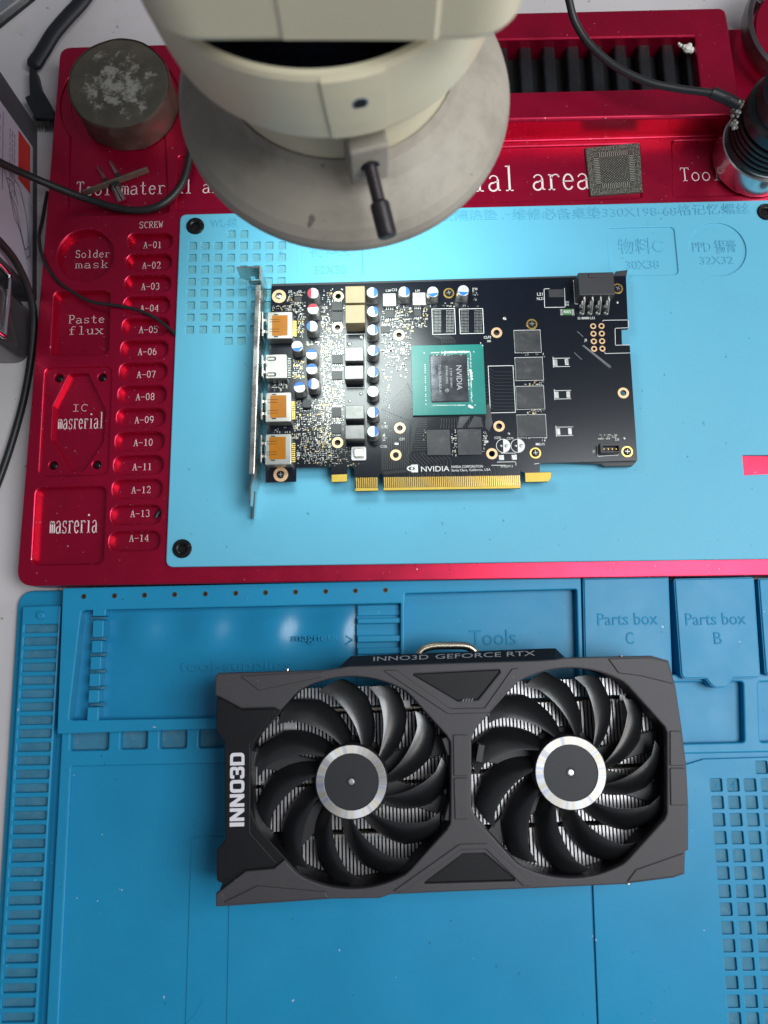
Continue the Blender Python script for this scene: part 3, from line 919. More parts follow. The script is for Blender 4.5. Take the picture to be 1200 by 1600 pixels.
dtext('S TW 2014A1', 705, 590, 31, 3.4)
dtext('PYF4K.M0C', 698, 586, 29, 3.2)
dtext('TU106-200A-KA-A1', 687.5, 592, 47, 4.2)
dtext('®', 698.5, 610, 6, 6)
make('printing', q, MT['chip_print'], gpu, smooth=0)
# white component rows and smeared thermal paste round the die
q = G()
def blob_row(x0, y0, x1, y1, n, wob, size, z=ZC + 1.4):
    for k in range(n):
        t = (k + random.random()) / n
        x, y = x0 + (x1 - x0) * t + random.uniform(-wob, wob), y0 + (y1 - y0) * t + random.uniform(-wob, wob)
        cx_, cy_ = P(x, y, z)
        r0 = size * random.uniform(0.5, 1.3)
        m_ = 7
        rim = [(cx_ + r0 * random.uniform(.7, 1.3) * math.cos(2 * math.pi * i / m_), cy_ + r0 * random.uniform(.7, 1.3) * math.sin(2 * math.pi * i / m_), z + 0.005) for i in range(m_)]
        top = [(cx_ + (a - cx_) * 0.55, cy_ + (b - cy_) * 0.55, z + r0 * 0.35) for a, b, _ in rim]
        q.ring(rim, top)
        o_ = len(q.v); q.v.extend(top); q.f.append(tuple(range(o_, o_ + m_))); q.m.append(0)
blob_row(690, 551, 733, 549.5, 90, 1.0, 0.38)
blob_row(676, 555.5, 722, 554.5, 50, 0.5, 0.26)
blob_row(735, 551, 737, 630, 60, 0.7, 0.27)
blob_row(735, 578, 737.5, 593, 35, 1.6, 0.36)
blob_row(732, 634, 738, 636, 22, 2.0, 0.42)
blob_row(731, 560, 732.5, 610, 26, 0.5, 0.28)
blob_row(676, 633.5, 727, 633, 60, 0.4, 0.22)
make('paste_residue', q, MT['paste_white'], gpu, kind='stuff')
q = G()
for x0, y0, x1, y1, n in ((664, 567, 665.5, 632, 22), (674, 551.5, 690, 551, 8)):
    for k in range(n):
        if random.random() < 0.25: continue
        t = k / (n - 1)
        cx_, cy_ = P(x0 + (x1 - x0) * t, y0 + (y1 - y0) * t, ZC + 1.4)
        box(q, cx_, cy_, 0.5, 0.6, ZC + 1.4, ZC + 1.75, GA, 0, 0.03)
for x, y in ((662.8, 551.5), (740.3, 549.8), (742.3, 632.8), (751, 536), (754, 540)):
    box(q, *P(x, y, ZC + 1.4), 0.5, 0.5, ZC + 1.4, ZC + 1.5, GA)
make('package_components', q, MT['silkscreen'], gpu, kind='stuff')

# display sockets
for (x0, y0, x1, y1), (a0, b0, a1, b1) in (((417.5, 487, 457, 529), (425, 492.5, 449.5, 524.5)), ((415, 613, 455, 659), (422, 617.5, 447.6, 652.5)), ((414.7, 678, 455, 726), (420.5, 682.5, 446.5, 717.5))):
    hh = 6.6
    o = chip('display_socket', x0, y0, x1, y1, hh, 'port_shell', 0.8, 0.35)
    q = G(); slab(q, rrect(*rp(a0, b0, a1, b1, ZC + hh + 0.1), 0.3, BA), [], ZC + hh, ZC + hh + 0.08, 0.02)
    make('amber_tape', q, MT['kapton'], o)
    q = G()
    hgt = b1 - b0
    for yy in (b0 + hgt * 0.20, b0 + hgt * 0.32, b0 + hgt * 0.68, b0 + hgt * 0.80):
        box(q, *P(a0 + 4, yy, ZC + hh + .1), 5.2, 0.22, ZC + hh + 0.08, ZC + hh + 0.13, BA)
    box(q, *P(a0 + 6, b0 - 1, ZC + hh), 2.2, 0.5, ZC + hh + 0.01, ZC + hh + 0.05, BA)
    box(q, *P(a0 + 6, b1 + 1.6, ZC + hh), 2.2, 0.6, ZC + hh + 0.01, ZC + hh + 0.05, BA)
    make('spring_slot', q, MT['hole_black'], o, smooth=0)
    q = G()
    cx, cy, w, d = rp(x1 + 0.5, y0 + 14, x1 + 6, y1 - 3, ZC + 2)
    for k in range(10):
        yy = y0 + 14 + (y1 - y0 - 17) * (k + 0.5) / 10
        box(q, *P(x1 + 3.2, yy, ZC + 1), 2.0, 0.55, ZC + 0.02, ZC + 1.3, BA, 0, 0.1)
    make('contact_row', q, MT['gold'], o)
    busy(x1, y0 + 10, x1 + 7, y1)
o = chip('display_socket', 415, 553.5, 448, 591, 5.0, 'port_shell', 0.6, 0.3)
q = G()
for yy in (560.5, 585):
    slab(q, rrect(*rp(417, yy - 3.2, 431.5, yy + 3.2, ZC + 5.02), 0.9, BA), [rrect(*rp(418, yy - 1.7, 429, yy + 1.7, ZC + 5.02), 0.45, BA)], ZC + 5.0, ZC + 5.05, 0.01, 0.0)
make('spring_slot', q, MT['hole_black'], o, smooth=0)
q = G()
for k in range(12):
    box(q, *P(452, 560 + 2.7 * k, ZC + 1), 1.6, 0.4, ZC + 0.02, ZC + 1.0, BA, 0, 0.1)
make('contact_row', q, MT['solder'], o)
busy(448, 553, 456, 592)

# power plug
o = chip('power_socket', 904.5, 425.5, 960, 460.5, 10.0, 'connector_black', 0.4, 0.3)
q = G(); slab(q, rrect(*rp(920, 427, 944.5, 432.5, ZC + 10.5), 0.2, BA), [], ZC + 9.9, ZC + 10.6, 0.15)
make('latch', q, MT['connector_black'], o)
for k in range(4):
    xs = 909 + 12.7 * k
    q = G()
    for dxp, y_end, zt in ((4, 487.5, 7.5), (1.0, 477, 3.2)):
        p0 = P(xs + dxp, 459, ZC + zt); p1 = P(xs + dxp, 470 if zt > 5 else 466, ZC + zt - 0.4); p2 = P(xs + (2 if zt > 5 else 0), y_end, ZC + 1.0); p3 = P(xs + (0.5 if zt > 5 else -0.5), y_end + 1, ZC)
        tube(q, [(*p0, ZC + zt), (*p1, ZC + zt - 0.3), (*p2, ZC + 1.6), (*p3, ZC + 0.1)], 0.58, 8, sub=5)
        cx_, cy_ = P(xs, y_end + 1, ZC)
        lathe(q, [(1.5, 0.02 + ZC), (1.2, ZC + 0.6), (0.6, ZC + 1.1)], (cx_, cy_), 14)
    make('pin', q, MT['solder'], o)
busy(900, 424, 962, 494)
q = G()
cx, cy, w, d = rp(875.5, 482, 897.5, 492.5, ZC + 0.8)
box(q, cx, cy, w * 0.62, d * 0.86, ZC + 0.02, ZC + 0.8, BA, 0.1, 0.08, 0)
for s in (-1, 1): box(q, cx + s * w * 0.41, cy, w * 0.17, d * 0.9, ZC + 0.02, ZC + 0.75, BA, 0.1, 0.1, 1)
o = make('shunt_resistor', q, [MT['resistor_green'], MT['solder']], board)
q = G(); text_px(q, 'R005', 886.5, 487, 11, 4.5, ZC + 0.82, BA); make('printing', q, MT['silkscreen'], o, smooth=0)
# fan header
q = G()
cx, cy, w, d = rp(938, 692, 969, 707, ZC + 4)
slab(q, rrect(cx, cy, w, d, 0.2, BA), [rrect(cx + 0.3, cy - 0.4, w - 1.8, d - 2.0, 0.1, BA)], ZC + 0.02, ZC + 4.0, 0.15, 0.1)
slab(q, rrect(cx, cy, w - .4, d - .4, 0.2, BA), [], ZC + 0.02, ZC + 1.2, 0)
o = make('fan_header', q, MT['connector_black'], board)
q = G()
for k in range(4): box(q, *P(944 + 6.3 * k, 701.5, ZC + 3.4), 0.55, 0.55, ZC + 1.2, ZC + 3.4, BA, 0, 0.1)
make('header_pins', q, MT['gold'], o)
busy(930, 688, 990, 716)
chip('inductor', 857.5, 452, 881, 464, 0.5, 'connector_black', 0.2, 0.05)

# gold edge fingers (too fine to pick apart) and bare gold ends
q = G()
def finger_run(xa, xb, ytop_a, ytop_b, ybot_a, ybot_b, n):
    for k in range(n):
        t = (k + 0.5) / n
        x = xa + (xb - xa) * t
        yt, yb = ytop_a + (ytop_b - ytop_a) * t, ybot_a + (ybot_b - ybot_a) * t
        a_, b_ = P(x, yt, ZC), P(x, yb, ZC)
        box(q, (a_[0] + b_[0]) / 2, (a_[1] + b_[1]) / 2, (xb - xa) / n * 0.66 / sc(x, yt), a_[1] - b_[1], ZC, ZC + 0.05, BA, 0, 0, bottom=False)
finger_run(555.5, 590.5, 746.5, 746, 762.5, 762, 11)
finger_run(599.5, 813, 745.8, 743, 762, 758.5, 71)
make('edge_fingers', q, MT['gold'], board, smooth=0, kind='stuff')
for pts in ([(518.3, 742), (542.2, 741), (542.2, 752.3), (518.3, 753.2)], [(820.5, 739), (860.8, 738), (861, 746), (856.8, 752.2), (821.2, 753)],
            [(555.3, 762.8), (590.8, 762.4), (590.8, 766.5), (555.3, 767.2)], [(599.3, 762.3), (813.2, 758.8), (813.2, 762.7), (599.3, 766.2)]):
    q = G(); l = PL(pts, ZC)
    slab(q, l, [], ZC - 1.0, ZC + 0.05, 0)
    make('gold_edge', q, MT['gold_plain'], board, smooth=0)

# copper traces (raised lines under the lacquer)
q = G()
TRN = [0]
def trace(pts, w, z=ZC + 0.012):
    TRN[0] += 1
    z += 0.0006 * (TRN[0] % 40)
    for (x0, y0), (x1, y1) in zip(pts, pts[1:]):
        a_, b_ = Vector(P(x0, y0, ZC)), Vector(P(x1, y1, ZC))
        dd_ = (b_ - a_)
        if dd_.length < 1e-6: continue
        dd_.normalize()
        n_ = Vector((-dd_.y, dd_.x)) * w / 2
        a_ -= dd_ * w / 2; b_ += dd_ * w / 2
        o_ = len(q.v)
        q.v.extend([(a_.x - n_.x, a_.y - n_.y, z), (b_.x - n_.x, b_.y - n_.y, z), (b_.x + n_.x, b_.y + n_.y, z), (a_.x + n_.x, a_.y + n_.y, z)])
        q.f.append((o_, o_ + 1, o_ + 2, o_ + 3)); q.m.append(0)
for k in range(15):
    x = 597 + 2.9 * k
    yh, yb = 600 + 2.9 * k, 640 + 1.2 * k
    L_ = yb - yh
    trace([(x + 5, 741 - k * 0.3), (x, 736 - k * 0.3), (x, yb), (x + L_, yh), (648, yh)], 0.42)
for k in range(13):
    x = 642 + 5.2 * k
    trace([(x + 4, 743), (x, 739), (x, 733 - 1.2 * k), (x - 16, 717 - 1.2 * k), (x - 16, 714 - 1.2 * k)], 0.34)
for k in range(14):
    y = 656 + 3.6 * k
    trace([(645 - 0.6 * k, y + 8), (653 - 0.6 * k, y), (667, y)], 0.3)
for k in range(10):
    trace([(600 + 2.5 * k, 575 - 1.2 * k), (612 + 2.5 * k, 563 - 1.2 * k), (644, 563 - 1.2 * k)], 0.34)
for k in range(9):
    trace([(690 + 2.6 * k, 536), (690 + 2.6 * k, 530), (676 + 3.2 * k, 524)], 0.3)
for k in range(14):
    trace([(690 + 4 * k, 654), (690 + 4 * k, 662), (688 + 4.4 * k, 669)], 0.34)
for k in range(12):
    trace([(758, 575 + 5.4 * k), (764, 575 + 5.4 * k), (772, 581 + 5.4 * k), (803, 581 + 5.4 * k)], 0.22)
for k in range(26):
    x = 640 + 6.4 * k + random.uniform(-1, 1)
    trace([(x, 744), (x, 736 - random.random() * 6), (x - 5, 728)], 0.26)
make('copper_traces', q, MT['pcb_trace'], board, smooth=0, kind='stuff')

# silk-screened outlines and writing
q = G()
def outline(x0, y0, x1, y1, w=0.30):
    cx, cy, ww, hh_ = rp(x0, y0, x1, y1, ZC)
    slab(q, rrect(cx, cy, ww, hh_, 0, BA), [rrect(cx, cy, ww - 2 * w, hh_ - 2 * w, 0, BA)], ZC, ZC + 0.03, 0)
outline(675, 482, 711.5, 522.5); outline(718, 482, 755.5, 521.5); outline(764, 571, 804, 645)
for a_ in mem[:4]: outline(a_[0] - 1.2, a_[1] - 0.5, a_[2] + 1.2, a_[3] + 2.2, 0.22)
outline(539.5, 521.5, 571, 606, 0.28)
def sline(pts, w=0.28):
    trace(pts, w, ZC + 0.035)
qt, q2 = q, None
for pts in ([(858, 451), (850, 451.5), (851, 480.5), (883, 480), (882, 450.5)], [(896, 438), (898.5, 475), (903, 475)], [(942, 502), (942, 500.5), (981.5, 500), (982, 512), (961, 513), (961.5, 539.5), (984, 539)],
            [(984.5, 551.5), (945, 552.5), (945, 550)], [(933.5, 696), (934, 713), (966, 711)], [(835, 725), (842, 724)],
            [(777, 722), (806, 721.5), (806, 727)], [(768, 727), (790, 727)], [(783, 708), (806, 708)]):
    sline(pts)
for x0, y0, x1, y1 in ((864, 558, 890, 574), (866, 608.5, 892, 624.5), (868.5, 665.5, 895, 682)):
    sline([(x0, y0 + 2), (x1, y0 + 1.5)]); sline([(x0 + 1, y1 - 1), (x1, y1 - 1.5)]); sline([(x0, y0), (x0 + 0.8, y1)])
tx = [('L21', 843.5, 459.5, 8.5, 4.6), ('NL21', 844, 466.5, 10, 4.2), ('NVIDIA CORPORATION', 730, 729, 49, 4.0), ('Santa Clara, California, USA', 736, 734.5, 61, 4.2),
      ('NVIDIA', 680, 732.5, 44, 8.2), ('C270', 777.5, 684, 10, 3.6), ('C274', 797, 685, 10, 3.6), ('01020713', 792, 728.5, 19, 3.4), ('CLP3', 761.5, 527, 11, 4), ('CLP5', 846, 694, 10, 3.8),
      ('J6', 928, 705.5, 4.5, 5), ('D6', 964.5, 686.5, 6, 4), ('J8', 915, 532, 4, 5), ('L20', 607, 454, 8, 3.2), ('C13', 616, 452.8, 8, 4), ('L30', 652.5, 454, 7, 3), ('C71', 509, 596, 8, 4), ('C72', 509.5, 603, 8, 4),
      ('C69', 506, 570, 7, 3.8), ('C68', 509.5, 549, 7, 3.8), ('C147', 601, 667, 10, 4), ('C133', 600, 684, 4, 10), ('C136', 599.5, 697.5, 10, 4), ('Q3', 453.5, 455.6, 5, 4), ('Q5', 468.5, 455.6, 5, 4), ('R51', 742, 451.5, 7, 3.4),
      ('S2 88888 L52', 916, 497, 27, 3.6), ('J5', 466, 711, 6, 5), ('CLP1', 628, 686, 8, 4), ('CLP2', 758.5, 688, 4, 10)]
for s, x, y, w_, h_ in tx:
    text_px(q, s, x, y, w_, h_, ZC + 0.035, BA)
# round capacitor marks: ring, white half, two pads
for x, y in ((786.3, 696.5), (809, 696.5)):
    cx, cy = P(x, y, ZC); r_ = 11.2 / sc(x, y)
    slab(q, circ(cx, cy, r_, 28), [circ(cx, cy, r_ - 0.28, 28)], ZC, ZC + 0.03, 0)
    hl_ = [(cx + r_ * 0.93 * math.cos(R(-90 + 180 * k / 14)), cy + r_ * 0.93 * math.sin(R(-90 + 180 * k / 14))) for k in range(15)]
    q.cap([hl_], ZC + 0.03)
# eye-shaped mark beside the maker's name
cx, cy, w_, h_ = rp(636, 726, 653, 738, ZC)
slab(q, rrect(cx + w_ * .2, cy, w_ * .6, h_, 0, BA), [circ(cx + w_ * .1, cy, h_ * .32, 14)], ZC, ZC + 0.03, 0)
slab(q, circ(cx - w_ * .1, cy, w_ * .42, 18, h_ * .36), [circ(cx - w_ * .08, cy, w_ * .30, 18, h_ * .24)], ZC, ZC + 0.036, 0)
lathe(q, [(h_ * .16, ZC + .03), (0, ZC + .031)], (cx - w_ * .05, cy), 10)
make('silkscreen_print', q, MT['silkscreen'], board, smooth=0, kind='stuff', label='white printed outlines, part names and maker name on the board')

# bare solder lands: empty memory sites, shunt pads, coil pads, test dots
q = G()
for x0, x1 in ((675, 711.5), (718, 755.5)):
    for side in (0, 1):
        for i in range(6):
            for j in range(15):
                x = (x0 + 3.0 + 2.1 * i) if side == 0 else (x1 - 3.0 - 2.1 * i)
                y = 485.5 + 2.35 * j
                box(q, *P(x, y, ZC), 0.36, 0.36, ZC, ZC + 0.06, BA, bottom=False)
make('ball_lands', q, MT['solder'], board, smooth=0, kind='stuff')
g = G(); slab(g, rrect(0, 0, 2.0, 3.6, 0.3), [], 0, 0.25, 0.2)
land = shared('solder_pad', g, MT['solder'])
for x, y in ((868, 566.5), (885.5, 565.5), (870, 617), (888, 616.5), (872.5, 674.5), (890.5, 674)): inst('solder_pad', land, board, (*P(x, y, ZC), ZC + .01), BA)
g = G(); slab(g, rrect(0, 0, 2.8, 2.9, 0.3), [], 0, 0.25, 0.2)
land2 = shared('solder_pad', g, MT['solder'])
for x, y in ((783.5, 715), (803.5, 714.5)): inst('solder_pad', land2, board, (*P(x, y, ZC), ZC + .01), BA)
g = G(); lathe(g, [(1.1, 0), (0.95, 0.35), (0.5, 0.6), (0, 0.68)], n=14)
dot = shared('solder_dot', g, MT['solder'])
for x, y, s in ((546, 537.5, 1.2), (564.5, 527, 1.2), (546.5, 627, .7), (564, 615.5, .8), (788.5, 497.5, 1), (964.5, 472.5, .8), (975, 684.7, .8), (783, 696.5, .7), (791, 696.5, .9), (806, 696.5, .7), (814, 696.5, .9), (795, 677.5, .7)):
    inst('solder_dot', dot, board, (*P(x, y, ZC), ZC), 0, (s, s, s))
for a_ in ((675, 482, 712, 523), (718, 482, 756, 522), (764, 571, 804, 645), (540, 522, 571, 542), (540, 606, 571, 633), (770, 680, 822, 730)): busy(*a_)

# small components: hundreds of tiny parts
q = G()
def smd(x, y, l, w, rot, kind):
    cx, cy = P(x, y, ZC)
    a = BA + (math.pi / 2 if rot else 0)
    h = 0.42 * min(1.4, w / 0.5)
    c_, s_ = math.cos(a), math.sin(a)
    if kind == 2:                        # bare solder-tinned land
        box(q, cx, cy, l, w, ZC, ZC + 0.12, a, 0, 0.03, 1, bottom=False); return
    if kind == 3:
        box(q, cx, cy, l * .8, w, ZC, ZC + 0.05, a, 0, 0, 3, bottom=False); return
    box(q, cx, cy, l * 0.56, w * .96, ZC, ZC + h, a, 0, 0.03, 0 if kind == 0 else 2, bottom=False)
    for s in (-1, 1):
        box(q, cx + s * c_ * l * 0.40, cy + s * s_ * l * 0.40, l * 0.26, w, ZC, ZC + h * 1.03, a, 0, 0.04, 1, bottom=False)
def field(x0, y0, x1, y1, step, dens, lo=0.8, hi=1.3, goldish=0.06):
    y = y0
    while y < y1:
        x = x0 + random.uniform(0, step)
        while x < x1:
            xx, yy = x + random.uniform(-.7, .7), y + random.uniform(-.7, .7)
            if random.random() < dens and free(xx, yy):
                k_ = random.choices((0, 1, 2, 3, 4), (0.26, 0.36, 0.30, goldish, 0.02))[0]
                l = random.uniform(lo, hi)
                if k_ == 2: l *= random.uniform(0.35, 0.8)
                smd(xx, yy, l, l * (0.55 if k_ != 2 else random.uniform(0.6, 1.0)), random.random() < 0.5, 3 if k_ == 3 else min(k_, 2))
            x += step * random.uniform(0.7, 1.3)
        y += step * 0.86
field(424, 476, 458, 488, 3.3, 0.75)
field(449, 458, 480, 520, 3.4, 0.62)
field(458, 496, 520, 560, 3.5, 0.62)
field(498, 452, 540, 560, 3.5, 0.55)
field(455, 556, 478, 596, 3.4, 0.7, goldish=0.45)
field(496, 540, 540, 700, 3.4, 0.62, goldish=0.12)
field(456, 612, 520, 725, 3.5, 0.62)
field(500, 690, 560, 728, 3.6, 0.55, .5, .9)
field(592, 478, 668, 512, 3.5, 0.62)
field(593, 508, 645, 560, 3.6, 0.55)
field(593, 560, 636, 590, 4.2, 0.42)
field(593, 590, 612, 700, 4.6, 0.35, .5, .9)
field(732, 452, 746, 472, 3.4, 0.7)
field(672, 474, 756, 482, 5, 0.5)
field(704, 672, 714, 712, 3.5, 0.6)
field(753, 672, 760, 712, 3.8, 0.5)
field(660, 672, 667, 712, 3.4, 0.4, .4, .7)
field(815, 551, 850, 557.5, 3.6, 0.55); field(820, 595, 850, 602.5, 3.6, 0.55); field(820, 640, 852, 647, 3.6, 0.55); field(820, 685, 852, 690, 3.6, 0.5)
field(936, 680, 962, 691, 3.4, 0.6)
field(425, 594, 448, 612, 4.5, 0.7); field(426, 661, 455, 677, 4.2, 0.7)
for x, y in ((886, 472), (886, 476), (764, 533), (840, 694), (619.5, 693.5), (760, 690), (629, 547), (611, 548), (610, 548)):
    smd(x, y, 2.0, 1.1, False, 2)
make('small_components', q, [MT['smd_tan'], MT['solder'], MT['smd_dark'], MT['gold']], board, smooth=0, kind='stuff')
make('chip_legs', legs, MT['solder'], board, smooth=0, kind='stuff')

# scraps of torn tape left between processor and memory
for pts in ([(718, 651), (735, 650), (722, 668), (714, 669)], [(731, 668), (741, 650), (752, 652), (755, 667)], [(760, 632), (765, 631), (770, 662), (764, 674), (758, 668)]):
    q = G(); slab(q, PL(pts, ZC + 0.3), [], ZC + 0.05, ZC + 0.25, 0.05)
    make('tape_scrap', q, MT['memory_black'], board)
q = G()
for a_ in ((910, 540, 953, 575), (913, 540.5, 955, 573), (911.5, 539.5, 954, 574), (897.5, 551, 909, 562), (902, 518, 911, 526)):
    trace([(a_[0], a_[1]), (a_[2], a_[3])], 0.16, ZC + 0.04)
make('scratches', q, MT['chip_print'], board, smooth=0, kind='stuff')

# steel slot bracket: upright plate, outward screw flange at the top, forked tongue at the bottom
br = G()
zt, zb = ZC + 14.0, ZP + 0.4
def wall(pts, th=0.9):
    """upright sheet along a plan line given as (x, y, z_low, z_high)"""
    for (x0, y0, l0, h0), (x1, y1, l1, h1) in zip(pts, pts[1:]):
        d_ = Vector((x1 - x0, y1 - y0)).normalized(); n_ = Vector((-d_.y, d_.x)) * th / 2
        c8 = []
        for s in (-1, 1):
            for (x, y, l, h) in ((x0, y0, l0, h0), (x1, y1, l1, h1)):
                c8 += [(x + s * n_.x, y + s * n_.y, l), (x + s * n_.x, y + s * n_.y, h)]
        br.add(c8, [(0, 1, 3, 2), (4, 6, 7, 5), (1, 5, 7, 3), (0, 2, 6, 4), (0, 4, 5, 1), (2, 3, 7, 6)])
pT, pB = P(406.5, 437, zt), P(396.5, 738, zt)
tip0, tip1 = P(391, 760, zt - 3), P(391, 806, zt - 9)
wall([(*pT, ZC - 4, zt - 2), (pT[0] * .94 + pB[0] * .06, pT[1] * .94 + pB[1] * .06, zb, zt), (*pB, zb, zt), (tip0[0], tip0[1], zb + 1, zt - 3)])
wall([(tip0[0], tip0[1], zb + 1, zb + 4.5), (tip1[0], tip1[1], zb + 1, zb + 4.0)])
wall([(tip0[0], tip0[1], zb + 7.5, zt - 3), (tip1[0], tip1[1] + 5, zb + 8, zt - 6)])
o = make('bracket', br, MT['steel'], board, smooth=0)
br = G()
f0 = P(407, 417, zt + 1)
wall([(f0[0], f0[1], zb + 9, zt + 1), (f0[0] - 4.5, f0[1] - 0.1, zb + 9, zt + 1)])
wall([(f0[0] - 4.5, f0[1] - 0.1, zb + 12, zt + 1), (f0[0] - 7, f0[1] - 0.1, zb + 12, zt + 1)])
wall([(f0[0] - 7, f0[1] - 0.1, zb + 6, zt + 1), (f0[0] - 12.5, f0[1] - .3, zb + 11, zt + 1)])
wall([(f0[0], f0[1], zb + 2, zb + 6.5), (f0[0] - 9, f0[1] - .2, zb + 2, zb + 5.5)])
wall([(f0[0], f0[1] + .45, zb, zt + 1), (pT[0], pT[1], zb, zt)])
make('screw_flange', br, MT['steel'], board, smooth=0)

br = G()                                # folded lip along the top of the bracket
d_ = Vector((pB[0] - pT[0], pB[1] - pT[1])); L_ = d_.length
box(br, (pT[0] + pB[0]) / 2 - 1.0, (pT[1] + pB[1]) / 2 - 2, 2.6, L_ - 2, zt - 0.2, zt + 0.6, math.atan2(d_.y, d_.x) + math.pi / 2, 0.2, 0.25)
make('bracket_lip', br, MT['steel'], board)
for (ya, yb) in ((486, 530), (553, 592), (612, 660), (677, 727)):
    br = G()
    a_, b_ = P(413 - (ya - 486) * .012, ya, ZC + 9), P(413 - (yb - 486) * .012, yb, ZC + 9)
    box(br, (a_[0] + b_[0]) / 2 - 0.6, (a_[1] + b_[1]) / 2, 0.7, (a_[1] - b_[1]) * 0.86, ZC + 2, ZC + 10.5, BA, 0.1, 0.1)
    for s in (0.3, 0.7):
        box(br, a_[0] + (b_[0] - a_[0]) * s + 0.5, a_[1] + (b_[1] - a_[1]) * s, 1.6, 1.6, ZC + 7.0, ZC + 8.2, BA, 0.2, 0.2)
    make('bracket_spring', br, MT['steel'], board)
# ================================================================== DARK BLUE SILICONE MAT
Z0, ZL, ZW, ZC2, ZM, ZFm = 3.0, 8.0, 6.6, 8.0, 8.6, 13.0
matt = thing('repair_mat', 'dark blue silicone repair mat with moulded trays, under the two-fan cooler', 'silicone mat', (*P(600, 1250, 0), 0))
MS, MD = MT['mat_silicone'], MT['mat_silicone_dusty']
MA = R(1.1)
g = G()
slab(g, rpoly(PL([(27, 923), (1420, 905), (1520, 1720), (-22, 1720)], 4.0), [9, 3, 3, 3], 8), [], 0.4, Z0, 0.8, seg=3)
make('base_sheet', g, MS, matt)

# ladder of long cells down the left side
hs = []
ly = [982, 1002, 1022, 1042.5, 1063, 1084, 1104.5, 1125.5, 1146.3, 1167.5, 1188.7, 1210, 1231.5, 1253, 1274.6, 1296.3, 1318.4, 1340.4, 1362.8, 1385.2, 1407.6, 1430, 1452.8, 1475.5, 1498.3, 1521.4, 1544.5, 1567.6, 1590.5, 1614]
for y in ly:
    t = (y - 982) / (1590 - 982)
    xc, hh, hw = 64 - 37 * t, 8.0 + 1.2 * t, 27.3 + 0.3 * t
    hs.append(rrect(*rp(xc - hw, y - hh, xc + hw, y + hh, ZL), 1.1, MA, 3))
g = G()
slab(g, rpoly(PL([(35, 948), (95, 946), (56, 1630), (-8, 1630)], ZL), 0.8, 3), hs, Z0, ZL, 0.6, 0.5, seg=2)
make('ladder_strip', g, MS, matt)
for l in hs:
    g = G(); slab(g, inset(ccw(l), -0.55), [], Z0, ZL - 2.2, 0)
    make('ladder_cell_floor', g, MD, matt)
g = G(); lathe(g, [(2.2, 0), (2.0, 1.1), (1.6, 1.3), (0.9, 1.3), (0, 1.3)], n=20)
inst('peg', shared('peg', g, MS), matt, (*P(63, 961.5, ZL + 1), ZL))

# rim round the work area with a row of small cups, and the wells below the lids
cups = [rrect(*rp(x0, y0, x1, y1, ZM), 2.0, MA, 4) for x0, y0, x1, y1 in ((107, 1140, 172, 1175.5), (185.5, 1139, 232.5, 1173.5), (247, 1138, 294, 1172.5), (308, 1137, 354, 1171.5), (368, 1136, 414, 1170))]
wells = [rpoly(PL(p, ZM), 2.6, 4) for p in ([(1000, 1064), (1164, 1062), (1166.5, 1163), (1000, 1167)], [(1182, 1063), (1290, 1060), (1296, 1159), (1185, 1163)])]
work = rpoly(PL([(108.5, 1195), (1330, 1170), (1420, 1700), (83, 1700)], ZM), 2.2, 4)
g = G()
slab(g, rpoly(PL([(97, 1130), (912, 1112), (912, 1056), (1330, 1050), (1460, 1715), (66, 1715)], ZM), 1.0, 3), cups + wells + [work], Z0, ZM, 0.7, 0.9, seg=3)
make('work_rim', g, MS, matt, smooth=50)
for l in cups:
    g = G(); slab(g, inset(ccw(l), -0.8), [], Z0, ZM - 4.2, 0)
    make('cup_floor', g, MD, matt)
for l in wells:
    g = G(); slab(g, inset(ccw(l), -0.8), [], Z0, ZM - 4.6, 0)
    make('well_floor', g, MS, matt)
g = G(); slab(g, inset(ccw(work), -0.8), [], Z0, ZW, 0)
make('work_floor', g, MS, matt)
for nm, pts, za, zb_, r_ in (('step_panel', [(299, 1308), (640, 1300), (640, 1700), (286, 1700)], ZW, ZW + 0.45, 2.0), ('step_panel', [(359, 1330), (919, 1330), (937, 1700), (352, 1700)], ZW + 0.3, ZW + 0.9, 0.5)):
    g = G(); slab(g, rpoly(PL(pts, zb_), r_, 4), [], za, zb_, 0.25)
    make(nm, g, MS, matt)
g = G(); tube(g, [(*P(318, 1560, ZW), ZW + .42), (*P(306, 1583, ZW), ZW + .42), (*P(290, 1600, ZW), ZW + .42)], 0.22, 6, sub=6)
make('moulded_line', g, MS, matt)
hs = []
gy = [1199, 1226.6, 1254, 1281, 1309, 1337, 1364.5, 1393, 1421, 1450, 1478, 1506.5, 1535.7, 1565, 1592.5, 1621]
for j, y in enumerate(gy):
    for i in range(6):
        if j == 0 and i < 3: continue
        x = 1119 + 26.6 * i + (y - 1226.6) * (0.0795 + 0.004 * i)
        if j == 0: x -= 6
        k_ = 1 + 0.06 * (y - 1226) / 370
        hs.append(rrect(*rp(x - 10.4 * k_, y - 11 * k_, x + 10.4 * k_, y + 11 * k_, ZC2), 0.9, MA, 3))
g = G()
slab(g, rpoly(PL([(921, 1240), (1100, 1186), (1332, 1179), (1425, 1702), (939, 1702)], ZC2), 0.8, 3), hs, ZW, ZC2, 0.4, 0.35, seg=2)
make('cell_sheet', g, MS, matt)
for l in hs:
    g = G(); slab(g, inset(ccw(l), -0.35), [], ZW, ZW + 0.1, 0)
    make('cell_floor', g, MD, matt)
for s_, i in (('3', 0), ('4', 1)):
    g = G(); text_px(g, s_, 1119 + 26.6 * i, gy[1], 7, 11, ZW + 0.1, MA, 0.25)
    make('raised_number', g, MT['mat_letter'], matt, smooth=0)

